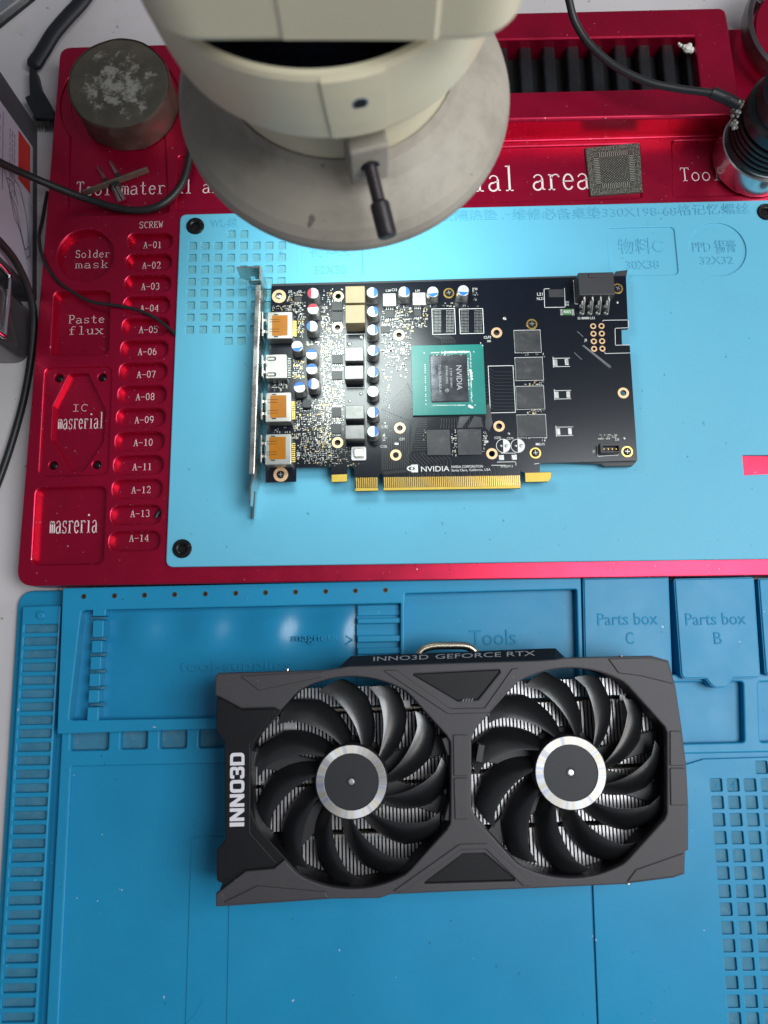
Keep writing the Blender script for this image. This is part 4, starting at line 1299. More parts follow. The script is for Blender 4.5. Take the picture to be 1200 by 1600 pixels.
# raised tray frame
tray = rpoly(PL([(125, 951.5), (557, 942), (628, 940.5), (628, 1115), (553, 1121), (104.5, 1128)], ZFm), [3, .3, 1, 1, .3, 3], 4)
tools = rpoly(PL([(629.5, 924.5), (904, 917.5), (909, 1118), (629.5, 1122)], ZFm), [2, 2, 2, 2], 4)
g = G()
slab(g, rpoly(PL([(98, 919), (907.5, 901), (913, 1118), (560, 1131), (89, 1147)], ZFm), 1.2, 3), [tray, inset(ccw(tools), 0.3)], Z0, ZFm, 0.5, 0.7, seg=3)
make('tray_frame', g, MS, matt, smooth=50)
g = G()
nx, ny = 60, 30
for j in range(ny + 1):
    for i in range(nx + 1):
        u, v = i / nx, j / ny
        x0_, y0_ = 100 + 462 * u, 940 + 195 * v
        x, y = P(x0_, y0_, 6)
        wv = 1.35 * math.sin(u * 28 + 1.2 * math.sin(v * 3)) * math.exp(-((v - 0.22) / 0.16) ** 2) + 0.8 * math.exp(-(v / 0.12) ** 2) + 0.3 * math.sin(u * 9 + 2) * math.sin(v * 5)
        g.v.append((x, y, 5.6 + wv))
for j in range(ny):
    for i in range(nx):
        a_ = j * (nx + 1) + i
        g.f.append((a_, a_ + nx + 1, a_ + nx + 2, a_ + 1)); g.m.append(0)
make('tray_floor', g, MT['mat_silicone_gloss'], matt, smooth=80)
g = G(); slab(g, inset(ccw(tools), -0.5), [], Z0, 7.0, 0); make('tools_floor', g, MS, matt)
# ridged bridge between the trays
g = G()
box(g, *rp(558, 941, 628, 1100, 8.5)[:4], Z0, 8.2, MA)
make('bridge', g, MS, matt)
for y0_, y1_, zt_ in ((945, 962, 9.2), (966, 974, 11.2), (993, 1003, 11.2), (1012, 1022, 10.0), (1030, 1041, 11.2)):
    g = G(); slab(g, rrect(*rp(558.5, y0_, 627.5, y1_, zt_)[:4], 0.3, MA), [], 8.0, zt_, 0.5, seg=3)
    make('ridge', g, MS, matt)
# row of divider posts
for x0_, y0_, x1_, y1_, r_ in ((145, 943, 165, 962.5, .6), (144.5, 969, 161.5, 995.5, .7), (143, 1001, 159.5, 1020, .7), (141, 1026, 157.5, 1046.5, .7), (139.5, 1052, 156, 1072.5, .7), (138, 1078, 154.5, 1098, .7), (136, 1105, 153.5, 1132, .6)):
    g = G(); slab(g, rrect(*rp(x0_, y0_, x1_, y1_, ZFm - .1), r_, MA, 3), [], 5.0, ZFm - 0.15, 0.35, seg=2)
    make('divider_post', g, MS, matt)
for y in (966, 998, 1023, 1049, 1075, 1101):
    g = G(); box(g, *rp(141, y - 2.2, 165, y + 2.2, 7.4)[:4], 5.0, 7.4, MA)
    make('post_web', g, MD, matt)
# grommets along the frame
g = G(); slab(g, circ(0, 0, 1.35, 20), [circ(0, 0, 0.85, 20)], 0, 0.12, 0.05, 0.05)
g.cap([circ(0, 0, 0.9, 20)], 0.03, 1)
gm = shared('grommet', g, [MT['brass_dark'], MT['hole_black']])
for k, x in enumerate((131, 179, 226, 273, 321, 368.5, 415, 462, 509, 555.5, 602.5)):
    inst('grommet', gm, matt, (*P(x, 932 - 1.0 * k, ZFm), ZFm + 0.005))
# box lids
lids = [('C', [(911, 903.5), (1045.5, 901), (1051, 1055), (1049, 1064), (914, 1068)], [1, 1.2, 2, 2, 1]), ('B', [(1053, 904), (1179, 901.5), (1189, 1053), (1187, 1059.5), (1146, 1060), (1137, 1075), (1115, 1076), (1103, 1061), (1068, 1061), (1064, 1054)], [1.6, 1.6, 2, 2, .5, 5, 5, .5, 2, 2]),
        ('A', [(1185, 904), (1310, 900), (1322, 1052), (1200, 1056), (1196, 1050)], [1.6, 1.6, 2, 2, 2])]
for s, pts, rr in lids:
    g = G()
    slab(g, rpoly(PL(pts, ZFm), rr, 5), [], Z0, ZFm - 0.7, 0.2)
    slab(g, inset(ccw(rpoly(PL(pts, ZFm), rr, 5)), 0.5), [], ZFm - 0.8, ZFm, 0.45, seg=3)
    o = make('box_lid', g, MS, matt, label='lid of parts box ' + s)
    if s == 'A': continue
    g = G()
    xo = 0 if s == 'C' else 137.5
    text_px(g, 'Parts box', 980.5 + xo, 967, 94, 19, ZFm, MA, 0.3)
    make('raised_lettering', g, MT['mat_letter'], o, smooth=0)
    g = G(); text_px(g, s, 984 + xo, 997, 12, 19, ZFm, MA, 0.3)
    make('raised_lettering', g, MT['mat_letter'], o, smooth=0)
for a_ in (('Tools', 770, 996, 72, 24, 7.0, MA, 0.4), ('tool-supplies', 368, 1042, 172, 22, 5.2, MA, 1.1), ('magnetic', 494, 998, 76, 15, 5.0, MA, 1.7), ('>', 546, 1000, 10, 15, 5.0, MA, 1.7)):
    g = G(); text_px(g, *a_)
    make('raised_lettering', g, MT['mat_letter'], matt, smooth=0)

# ================================================================== FAN COOLER
ZS = 46.0
CA = R(2.0)
cooler = thing('gpu_cooler', 'dark grey two-fan graphics card cooler lying fans up on the dark blue mat', 'cooler', (*P(705, 1215, 9), 9))
def opening(cx, cy, left, right, n=96):
    """fan cut-out: round above and below, straight facets at the sides and corners (photo pixels)"""
    out = []
    for k in range(n):
        a = 2 * math.pi * k / n
        c_, s_ = math.cos(a), math.sin(a)
        r = 166.0
        if c_ > 0.05: r = min(r, right / c_)
        if c_ < -0.05: r = min(r, left / -c_)
        for q in (42, 138, 222, 318):
            dt = math.cos(a - R(q))
            if dt > 0.5: r = min(r, 159.0 / dt)
        out.append((cx + r * c_, cy - r * s_))
    return out
opL_px = opening(550, 1223, 160, 154)
opR_px = opening(892, 1208, 157, 152)
full_px = [(336, 1057), (341, 1051.5), (507, 1047), (531, 1043.5), (545, 1041), (838, 1032), (868, 1030), (882, 1027.5), (1018, 1024.5), (1045, 1032), (1056, 1073), (1060, 1100), (1066, 1140), (1073, 1198), (1076, 1260),
           (1076, 1328), (1071, 1331), (1070, 1366), (1052, 1372), (974, 1382), (823, 1389), (720, 1393), (610, 1398), (593, 1404), (517, 1405), (360, 1416), (337, 1417), (338, 1398), (344, 1382), (337, 1377), (337, 1328), (350, 1311), (348.5, 1158), (336, 1143)]
body_l = inset(ccw(PL(full_px, ZS)), 0.5)
opL, opR = PL(opL_px, ZS), PL(opR_px, ZS)
g = G()
slab(g, rpoly(body_l, 0.4, 2), [opL, opR], 22.0, ZS - 1.6, 0.4, 0.3)
shroud = make('shroud', g, MT['shroud_black'], cooler)
# grey cover: open on the left where the black name panel shows
i0 = min(range(len(opL_px)), key=lambda i: math.hypot(opL_px[i][0] - 437, opL_px[i][1] - 1346))
i1 = min(range(len(opL_px)), key=lambda i: math.hypot(opL_px[i][0] - 433, opL_px[i][1] - 1108))
arc = []
i = i0
while True:
    arc.append(opL_px[i])
    if i == i1: break
    i = (i + 1) % len(opL_px)
cov_px = [(336, 1086), (336, 1057), (341, 1051.5)] + full_px[2:26] + [(337, 1417), (337, 1397), (384, 1361), (428, 1357)] + arc + [(428, 1105.5), (377, 1107), (345, 1090)]
cov = PL(cov_px, ZS)
trap_t = rpoly(PL([(634, 1051), (790, 1043.5), (748, 1096), (714, 1098)], ZS), 1.0, 3)
trap_b = rpoly(PL([(652, 1384), (722, 1332), (758, 1331), (815, 1379)], ZS), 1.0, 3)
g = G()
slab(g, cov, [inset(ccw(opR), -0.25), trap_t, trap_b], ZS - 3.5, ZS, 0.7, 0.8, seg=3)
make('cover', g, MT['shroud_grey'], cooler, smooth=45)
for tr in (trap_t, trap_b):
    g = G(); slab(g, inset(ccw(tr), 0.9), [], ZS - 1.7, ZS - 1.1, 0.3)
    make('inset_panel', g, MT['shroud_black'], cooler)
g = G(); text_px(g, '////', 730.5, 1094.5, 18, 5.5, ZS - 0.1, CA); make('badge', g, MT['logo_grey'], cooler, smooth=0)
# raised facets
facets = [[(374, 1056), (404, 1079), (503, 1058), (507, 1049.5)], [(347, 1411), (402, 1384), (508, 1394), (514, 1403), (362, 1413)],
          [(950, 1029), (967, 1052), (1000, 1056), (1053, 1069), (1043, 1034), (1018, 1027.5)], [(979, 1379), (994, 1359), (1069, 1333), (1067, 1364), (1051, 1370)],
          [(597, 1047), (620, 1047), (704, 1107), (757, 1106), (800, 1045), (812, 1043), (764, 1114), (700, 1116)],
          [(612, 1394), (718, 1319), (762, 1318), (832, 1384), (818, 1385), (759, 1327), (721, 1328), (632, 1393)],
          [(1047, 1142), (1064, 1142), (1071, 1196), (1047, 1197)], [(1047, 1200), (1071, 1200), (1074, 1258), (1048, 1259)],
          [(708, 1148), (731, 1148), (731, 1212), (709, 1213)], [(709, 1216), (731, 1215), (732, 1280), (711, 1281)]]
for pts in facets:
    g = G(); slab(g, rpoly(PL(pts, ZS + .6), 0.5, 2), [], ZS - 0.2, ZS + 0.65, 0.4, seg=2)
    make('facet', g, MT['shroud_grey'], cooler)
# black name panel, standing slightly proud of the shroud
g = G()
slab(g, rpoly(PL([(338, 1090), (346, 1092.5), (376, 1109), (427, 1108), (432, 1110), (391, 1163), (391, 1301), (432, 1348), (427, 1354), (383, 1358), (344, 1379.5), (338.5, 1375), (338.5, 1329), (352, 1312), (350.5, 1158), (338, 1143)], ZS - .6), 0.8, 3), [], ZS - 1.8, ZS - 0.6, 0.35)
npn = make('name_panel', g, MT['shroud_black'], cooler)
# heavy square letters: strokes with mitred corners on a 1 x 1.25 grid
def CH(pts, r=0.26):
    return rpoly(pts, r, 4)
BLK = {'I': [(0.28, [(0.14, 0), (0.14, 1)])],
       'N': [(1.0, [(0.0, 0), (.25, 0), (.25, .62), (.66, 0), (.90, 0), (.90, 1), (.65, 1), (.65, .38), (.24, 1), (0, 1)])],
       'O': 'ring', '3': 'three', 'D': 'dee'}
def block_letters(g_, ox, oy, adv_x, hgt, ang_, z0_, z1_):
    x = 0.0
    cA, sA = math.cos(ang_), math.sin(ang_)
    def put(l): return [(ox + a1 * cA - b1 * sA, oy + a1 * sA + b1 * cA) for a1, b1 in l]
    def rr(x0, y0, x1, y1, r): return rrect((x0 + x1) / 2, (y0 + y1) / 2, x1 - x0, y1 - y0, r, 0, 4)
    for ch in 'INNO3D':
        W = adv_x * {'I': .28, '3': .86}.get(ch, .92)
        T = W if ch == 'I' else adv_x * .25
        H_ = hgt
        def S(l): return [(x + u, v) for u, v in l]
        if ch == 'I':
            slab(g_, put(S([(0, 0), (W, 0), (W, H_), (0, H_)])), [], z0_, z1_, 0.03)
        elif ch == 'N':
            slab(g_, put(S([(0, 0), (T, 0), (T, H_ * .58), (W - T * 1.02, 0), (W, 0), (W, H_), (W - T, H_), (W - T, H_ * .42), (T * 1.02, H_), (0, H_)])), [], z0_, z1_, 0.03)
        elif ch == 'O':
            slab(g_, put(S(rr(0, 0, W, H_, W * .28))), [put(S(rr(T, T * .85, W - T, H_ - T * .85, W * .12)))], z0_, z1_, 0.03)
        elif ch == 'D':
            o1 = rpoly([(0, 0), (W, 0), (W, H_), (0, H_)], [.02, W * .34, W * .34, .02], 5)
            o2 = rpoly([(T, T * .85), (W - T, T * .85), (W - T, H_ - T * .85), (T, H_ - T * .85)], [.02, W * .16, W * .16, .02], 4)
            slab(g_, put(S(o1)), [put(S(o2))], z0_, z1_, 0.03)
        else:
            t = T * .85
            m_ = H_ * .5
            l = [(0, H_ * .30), (0, 0), (W, 0), (W, m_ - W * .10), (W - T * .42, m_), (W, m_ + W * .10), (W, H_), (0, H_), (0, H_ * .70), (T * .95, H_ * .70), (T * .95, H_ - t), (W - T, H_ - t), (W - T, m_ + t * .55),
                 (T * 1.1, m_ + t * .5), (T * 1.1, m_ - t * .5), (W - T, m_ - t * .55), (W - T, t), (T * .95, t), (T * .95, H_ * .30)]
            slab(g_, put(S(rpoly(l, [.1, W * .3, W * .3, W * .12, .05, W * .12, W * .3, W * .3, .1, .1, .2, .3, .3, .2, .2, .3, .3, .2, .1], 3))), [], z0_, z1_, 0.03)
        x += W + adv_x * .10
    return x
k_ = scale_at(370, 1235, ZS - .5)
g = G()
wl = block_letters(G(), 0, 0, 1.0, 1.2, 0, 0, 1)
adv_ = (112 / k_) / wl
c_ = P(381.5, 1291, ZS - .5)
block_letters(g, c_[0], c_[1], adv_, 22.5 / k_, math.pi / 2 + R(1.6), ZS - 0.6, ZS - 0.45)
make('lettering', g, MT['logo_white'], npn, smooth=0, label='white INNO3D lettering reading upwards')

# sloping side with the model lettering
la = [(527, 1045), (547, 1041.3), (838, 1032.3), (866, 1030.8), (884, 1028.5)]
lb = [(528, 1044), (548, 1025.5), (838, 1014), (868, 1013), (883, 1027.5)]
A3 = [(*P(x, y, ZS - 0.8), ZS - 0.8) for x, y in la]; B3 = [(*P(x, y, 37.0), 37.0) for x, y in lb]; C3 = [(x, y, 22.0) for x, y, z in B3]
g = G(); g.ring(A3, B3, 0, False); g.ring(B3, C3, 0, False)
sidep = make('side_panel', g, MT['shroud_black'], cooler, smooth=0)
def on_side(g_, s, xa, xb, va, vb):
    v, f, x0, x1, y0, y1 = text_geo(s)
    out = []
    a1, a2, b1, b2 = Vector(A3[1]), Vector(A3[2]), Vector(B3[1]), Vector(B3[2])
    nrm = (a2 - a1).cross(b1 - a1).normalized()
    if nrm.z < 0: nrm = -nrm
    for x, y, _ in v:
        u = (xa + (xb - xa) * (x - x0) / (x1 - x0) - 547) / (838 - 547)
        w = va + (vb - va) * (y - y0) / (y1 - y0)
        p_ = (a1.lerp(a2, u)).lerp(b1.lerp(b2, u), w) + nrm * 0.35
        out.append(tuple(p_))
    g_.add(out, f)
g = G()
on_side(g, 'INNO3D', 583, 669, .38, .80)
on_side(g, 'GEFORCE RTX', 680, 836, .38, .80)
make('lettering', g, MT['logo_grey'], sidep, smooth=0, label='grey INNO3D GEFORCE RTX lettering')
g = G(); tube(g, [(*P(652, 1026, 26), 26), (*P(660, 1015, 26), 26), (*P(676, 1009.5, 26), 26), (*P(700, 1008.5, 26), 26), (*P(725, 1009, 26), 26), (*P(738, 1014, 26), 26), (*P(747, 1024, 26), 26)], 2.0, 12)
make('heat_pipe', g, MT['heat_pipe'], cooler)
g = G(); lathe(g, [(2.3, 0), (2.3, 0.9), (1.9, 1.3), (0, 1.4)], n=18)
csm = shared('screw', g, MT['steel'])
for x, y in ((449, 1046.5), (970, 1026), (980, 1377)):
    g = G()
    tube(g, [(*P(x, y + 4, 38), 38), (*P(x, y - 1.5, 38), 38)], 1.35, 14, sub=0)
    make('screw', g, MT['steel'], cooler)

# heat sink: fine fins packed together
g = G()
def fins(x0, x1, y0, y1, zt_, pitch=1.72, th=0.95, step=0):
    xa, ya = P(x0, (y0 + y1) / 2, zt_); xb, _ = P(x1, (y0 + y1) / 2, zt_)
    n = int((xb - xa) / pitch)
    sl_ = math.tan(CA)
    for k in range(n):
        x = xa + pitch * k
        px_ = x0 + (x1 - x0) * k / n
        dy_ = -0.035 * (px_ - 700)
        t_, b_ = P(px_, y0 + dy_, zt_), P(px_, y1 + dy_, zt_)
        cx_, cy_ = x, (t_[1] + b_[1]) / 2
        L_ = t_[1] - b_[1]
        box(g, cx_ + 0.0, cy_, th, L_, zt_ - 0.35, zt_, CA * 0.7, 0, 0, bottom=False)
        box(g, cx_ - th / 2 + 0.16, cy_, 0.3, L_, 12.0, zt_ - 0.35, CA * 0.7, 0, 0, bottom=False)
ZFn = 29.0
fins(384, 715, 1068, 1098, ZFn); fins(722, 1036, 1068, 1095, ZFn)
fins(384, 715, 1110, 1216, ZFn); fins(722, 1030, 1103, 1203, ZFn)
fins(384, 715, 1222, 1290, ZFn); fins(722, 1036, 1211, 1290, ZFn)
fins(384, 715, 1298, 1392, ZFn - 3); fins(722, 1034, 1298, 1368, ZFn)
make('fin_stack', g, MT['fin_aluminium'], cooler, smooth=0, kind='stuff')
g = G()
box(g, *rp(395, 1100, 1030, 1370, 14)[:4], 9.5, 14.0, CA, 1)
make('sink_base', g, MT['frame_dark'], cooler)
for y_ in (1103, 1212, 1300):
    g = G(); tube(g, [(*P(380, y_ + 11, 22), 22), (*P(700, y_, 22), 22), (*P(1036, y_ - 12, 22), 22)], 2.6, 12)
    make('heat_pipe', g, MT['heat_pipe'], cooler)
for x, y, w_, h_ in ((973, 1090, 9, 11), (975, 1113, 9, 28), (946, 1328, 12, 26), (453, 1135, 20, 12), (630, 1100, 22, 12)):
    g = G(); box(g, *rp(x - w_ / 2, y - h_ / 2, x + w_ / 2, y + h_ / 2, ZFn + .3)[:4], ZFn - 1, ZFn + 0.3, CA, 0.2, 0.1)
    make('fin_clip', g, MT['fin_aluminium'], cooler)

# fans
def blade_geo():
    q_ = G()
    nr, nt = 12, 8
    r0, r1 = 16.4, 46.4
    top, bot = [], []
    for i in range(nr + 1):
        s = i / nr
        r = r0 + (r1 - r0) * s
        th1 = 74 + 38 * s ** 0.85
        th2 = 56 + 34 * s ** 1.10
        # the tip is cut slantwise, with its trailing corner rounded off
        for j in range(nt + 1):
            f = j / nt
            rr = r
            if s > 0.75:
                rr = r - (s - 0.75) / 0.25 * (3.6 * (1 - f) ** 2 + 3.0 * max(0, f - 0.72) / 0.28)
            th = R(th1 + (th2 - th1) * f)
            pitch_ = 10.5 - 2.0 * s
            z = 41.2 - pitch_ * (f ** 1.25) + 1.1 * math.sin(math.pi * f) - 1.4 * s ** 2 + 0.3
            top.append((rr * math.cos(th), rr * math.sin(th), z))
            e = 0.35 + 0.9 * math.sin(math.pi * min(1, max(0, f)))
            bot.append((rr * math.cos(th), rr * math.sin(th), z - e))
    W_ = nt + 1
    ft = []
    for i in range(nr):
        for j in range(nt):
            a_ = i * W_ + j
            ft.append((a_, a_ + 1, a_ + W_ + 1, a_ + W_))
    q_.add(top, [t[::-1] for t in ft]); q_.add(bot, ft)
    N2 = len(top)
    edge = [j for j in range(W_)] + [i * W_ + nt for i in range(1, nr + 1)] + [nr * W_ + j for j in range(nt - 1, -1, -1)] + [i * W_ for i in range(nr - 1, 0, -1)]
    ef = [(edge[k], edge[(k + 1) % len(edge)], edge[(k + 1) % len(edge)] + N2, edge[k] + N2) for k in range(len(edge))]
    o_ = 0
    q_.f.extend(ef); q_.m.extend([0] * len(ef))
    return q_
bq = blade_geo()
blade_me = shared('blade', bq, MT['fan_black'], 50)
ZH = 43.6
for (hx, hy), rot0, arms in (((549, 1221.5), 0.0, ((703, 1158), (706, 1262), (393, 1180), (430, 1345))), ((892, 1207.5), 5.0, ((1046, 1148), (1048, 1246), (738, 1170), (760, 1320)))):
    c_ = P(hx, hy, ZH)
    q_ = G()
    lathe(q_, [(16.9, 30), (16.9, ZH - 1.6), (16.5, ZH - 0.4), (16.2, ZH - 0.15), (12.6, ZH - 0.15), (12.45, ZH - 0.4), (2.2, ZH - 0.4), (2.0, ZH - 0.2), (0.0, ZH - 0.2)], (0, 0), 64)
    fan = inst('fan', shared('fan_hub', q_, MT['hub_black'], 40), cooler, (c_[0], c_[1], 0), 0)
    ORG[fan.name] = (c_[0], c_[1], 0)
    q_ = G(); slab(q_, circ(0, 0, 16.15, 72), [circ(0, 0, 12.6, 72)], ZH - 0.15, ZH + 0.05, 0.08, 0.08)
    inst('hub_ring', shared('hub_ring', q_, MT['spun_ring'], 40), fan, (c_[0], c_[1], 0))
    q_ = G(); lathe(q_, [(1.3, ZH - .2), (1.3, ZH), (.9, ZH + 0.05), (.8, ZH - .1), (0, ZH - .1)], (0, 0), 20)
    inst('spindle', shared('spindle', q_, MT['cap_can'], 40), fan, (c_[0], c_[1], 0))
    for k in range(11):
        inst('blade', blade_me, fan, (c_[0], c_[1], 0), R(rot0 + 360.0 * k / 11))
    q_ = G()
    lathe(q_, [(19, 29.6), (19, 31.5), (0, 31.5)], c_, 32)
    for ax, ay in arms:
        e_ = P(ax, ay, 31)
        d_ = Vector((e_[0] - c_[0], e_[1] - c_[1]))
        box(q_, (c_[0] + e_[0]) / 2, (c_[1] + e_[1]) / 2, d_.length, 9.0, 29.5, 31.6, math.atan2(d_.y, d_.x), 0.4, 0.4)
        box(q_, e_[0] - d_.normalized().x * 2.2, e_[1] - d_.normalized().y * 2.2, 3.0, 8.0, 29.6, ZS - 2.2, math.atan2(d_.y, d_.x), 0.3, 0.3)
    make('fan_frame', q_, MT['frame_dark'], cooler)
# ================================================================== MICROSCOPE
mxy = (-13.9, 193.9)
scope = thing('microscope', 'cream stereo microscope head hanging over the circuit board at the top', 'microscope', (mxy[0], mxy[1], 165))
MC = MT['microscope_cream']
def sx(z): return (mxy[0] - 0.070 * (z - 165), mxy[1])       # the head leans a little to the left
def lean_lathe(g_, prof, n=96, mi=0, **k_):
    o_ = len(g_.v)
    lathe(g_, prof, (0, 0), n, mi, **k_)
    for i_ in range(o_, len(g_.v)):
        x, y, z = g_.v[i_]; c_ = sx(z)
        g_.v[i_] = (x + c_[0], y + c_[1], z)
g = G()
lean_lathe(g, [(30, 163.4), (57.0, 163.4), (58.4, 164.0), (58.9, 165.2), (58.9, 167.5), (58.2, 170.0), (55.8, 173.0), (51, 177.0), (45.5, 181.0), (41.5, 185.0), (39.8, 188.0)])
make('light_hood', g, MT['microscope_disc'], scope, smooth=60)
g = G()
lean_lathe(g, [(39.9, 183.0), (39.3, 184.4), (39.3, 209.0), (38.0, 210.0)])
make('lower_collar', g, MC, scope, smooth=50)
g = G()
BP = [(37.0, 211.2), (47.5, 211.2), (49.6, 212.0), (50.4, 213.6), (51.2, 220), (52.0, 231), (52.2, 237.6), (51.6, 239.2), (50.2, 239.7), (49.6, 238.9)]
lean_lathe(g, BP, 128)
make('objective_barrel', g, MC, scope, smooth=50)
g = G()
lean_lathe(g, [(49.8, 239.2), (48.5, 236), (48.5, 232), (0, 232)])
lean_lathe(g, [(43.0, 232), (43.0, 249)])
make('dark_gap', g, MT['black_gap'], scope, smooth=50)
g = G()
lean_lathe(g, [(46.5, 209.8), (46.5, 211.6)])
make('seam_ring', g, MT['steel'], scope, smooth=50)
# flat rib on the front of the barrel with a threaded hole
a0_, a1_ = -87.0, -68.5
rib = [(48.4, 211.6), (49.9, 212.0), (50.9, 213.8), (51.7, 220), (52.5, 231), (52.7, 237.5), (51.4, 239.3)]
g = G()
lean_lathe(g, rib, 16, a0=a0_, a1=a1_)
for a_ in (a0_, a1_):
    g.ring([(sx(z)[0] + r * math.cos(R(a_)), sx(z)[1] + r * math.sin(R(a_)), z) for r, z in rib],
           [(sx(z)[0] + (r - 2) * math.cos(R(a_)), sx(z)[1] + (r - 2) * math.sin(R(a_)), z) for r, z in rib], 0, False)
make('front_rib', g, MC, scope, smooth=60)
ah = R(-77.0)
hc = Vector((sx(224)[0] + 51.8 * math.cos(ah), sx(224)[1] + 51.8 * math.sin(ah), 228.0))
hd = Vector((math.cos(ah), math.sin(ah), -0.08)).normalized()
g = G()
tube(g, [tuple(hc - hd * 2), tuple(hc + hd * 0.45)], 2.3, 20, sub=0)
o = make('threaded_hole', g, MT['steel'], scope)
g = G()
tube(g, [tuple(hc - hd * 1), tuple(hc + hd * 0.52)], 1.75, 20, sub=0)
make('hole', g, MT['hole_black'], o)
# clamp block and its thumb screw
ca = R(-76)
cd = Vector((math.cos(ca), math.sin(ca), 0))
g = G()
bc = Vector((*sx(195), 0)) + cd * 43.0
box(g, bc.x, bc.y, 11, 12.5, 187.5, 203.5, ca, 1.0, 1.0)
make('clamp_block', g, MT['microscope_disc'], scope)
s0 = Vector((bc.x, bc.y, 195.0)) + cd * 5.0
s1 = Vector((*P(606, 371, 189.5), 189.5))
sdir = (s1 - s0).normalized(); sl_ = (s1 - s0).length
g = G()
tube(g, [tuple(s0 + sdir * t) for t in (-1, 0.7)], 3.0, 20, sub=0)
make('screw_socket', g, MT['hole_black'], scope)
g = G()
n_ = 2 * int(sl_)
tube(g, [tuple(s0 + sdir * (0.5 * k)) for k in range(n_)], [2.0 + 0.16 * (k % 2) for k in range(n_)], 16, sub=0)
o = make('thumb_screw', g, MT['screw_dark'], scope)
g = G()
k0 = s1 - sdir * 11.5
prof = [(0.0, 2.0), (0.8, 2.9), (1.4, 3.1), (10.6, 3.1), (11.3, 2.8), (11.5, 2.4)]
tube(g, [tuple(k0 + sdir * t) for t, r in prof], [r for t, r in prof], 24, sub=0)
make('grip', g, MT['screw_dark'], o)
# main head: broad body with rounded corners, a proud panel right of a seam
hy0, hz0 = 144.0, 247.0
g = G()
L0 = ccw(rpoly([(-57.0, hy0 - 0.5), (33.0, hy0), (40, hy0 + 100), (-64, hy0 + 100)], [15, 15, 10, 10], 12))
rings = []
for z, ins, back in ((hz0, 3.0, 0), (hz0 + 1.0, 1.0, 0), (hz0 + 3, 0.0, 0), (270, -1.5, 1), (300, -4.0, 4), (335, -6, 10), (338, -4, 12)):
    rings.append([(x, y + back, z) for x, y in inset(L0, ins)])
for a_, b_ in zip(rings, rings[1:]): g.ring(a_, b_)
g.cap([[(x, y) for x, y, z in rings[0]]], hz0, up=False); g.cap([[(x, y) for x, y, z in rings[-1]]], 338)
make('head', g, MC, scope, smooth=50)
g = G()
x0_ = P(441, 40, 252)[0]
rp_ = []
for z, y_ in ((hz0 + 0.4, hy0 + 1.2), (hz0 + 2.4, hy0 - 0.7), (270, hy0 - 1.2), (300, hy0 - 0.8)):
    rp_.append([(x0_, y_ + 2.2, z), (x0_, y_, z), (x0_ + 18, y_, z), (12, y_ - .1, z), (14.5, y_ + 1.6, z)])
for a_, b_ in zip(rp_, rp_[1:]): g.ring(a_, b_, 0, False)
make('front_panel', g, MC, scope, smooth=30)
# ring of LEDs under the hood, and the light it gives
g = G()
for k in range(48):
    a_ = 2 * math.pi * k / 48
    lathe(g, [(1.7, 163.4), (1.6, 162.2), (0.0, 161.6)], (mxy[0] + 44 * math.cos(a_), mxy[1] + 44 * math.sin(a_)), 8)
make('led_ring', g, mat('led', (0.9, 0.95, 1.0), 0.3, emis=((0.85, 0.95, 1.0), 3.0)), scope, kind='stuff')
ld = bpy.data.lights.new('ring_light', 'AREA')
ld.shape = 'DISK'; ld.size = 0.085; ld.energy = 0.155; ld.color = (0.88, 1.0, 0.97); ld.spread = R(110)
lo = bpy.data.objects.new('ring_light', ld); COL.objects.link(lo)
lo.location = (mxy[0] * MM, mxy[1] * MM, 0.160)

# ================================================================== ROUND LEAD BLOCK
lx, ly_ = P(202, 166, ZR)
lead = thing('lead_block', 'round grey metal block with white-scraped top standing in the left tray of the red platform', 'metal block', (lx, ly_, ZR - 1.3))
g = G()
RB, HB = 28.2, 19.5
n_ = 72
rings = []
def wob(a, z): return 1 + 0.006 * math.sin(5 * a + z) + 0.004 * math.sin(11 * a + 2 * z)
for r, z in ((RB - 1.0, 0), (RB - 0.2, 0.8), (RB - .4, 6), (RB - .2, 13), (RB - .3, 20), (RB, HB - 1.2), (RB - 0.3, HB - 0.4), (RB - 1.2, HB)):
    rings.append([(lx + r * wob(2 * math.pi * k / n_, z) * math.cos(2 * math.pi * k / n_), ly_ + r * wob(2 * math.pi * k / n_, z) * math.sin(2 * math.pi * k / n_), ZR - 1.3 + z) for k in range(n_)])
for a_, b_ in zip(rings, rings[1:]): g.ring(a_, b_)
make('body', g, MT['lead_grey'], lead, smooth=40)
g = G()
g.cap([[(x, y) for x, y, z in rings[-1]]], ZR - 1.3 + HB)
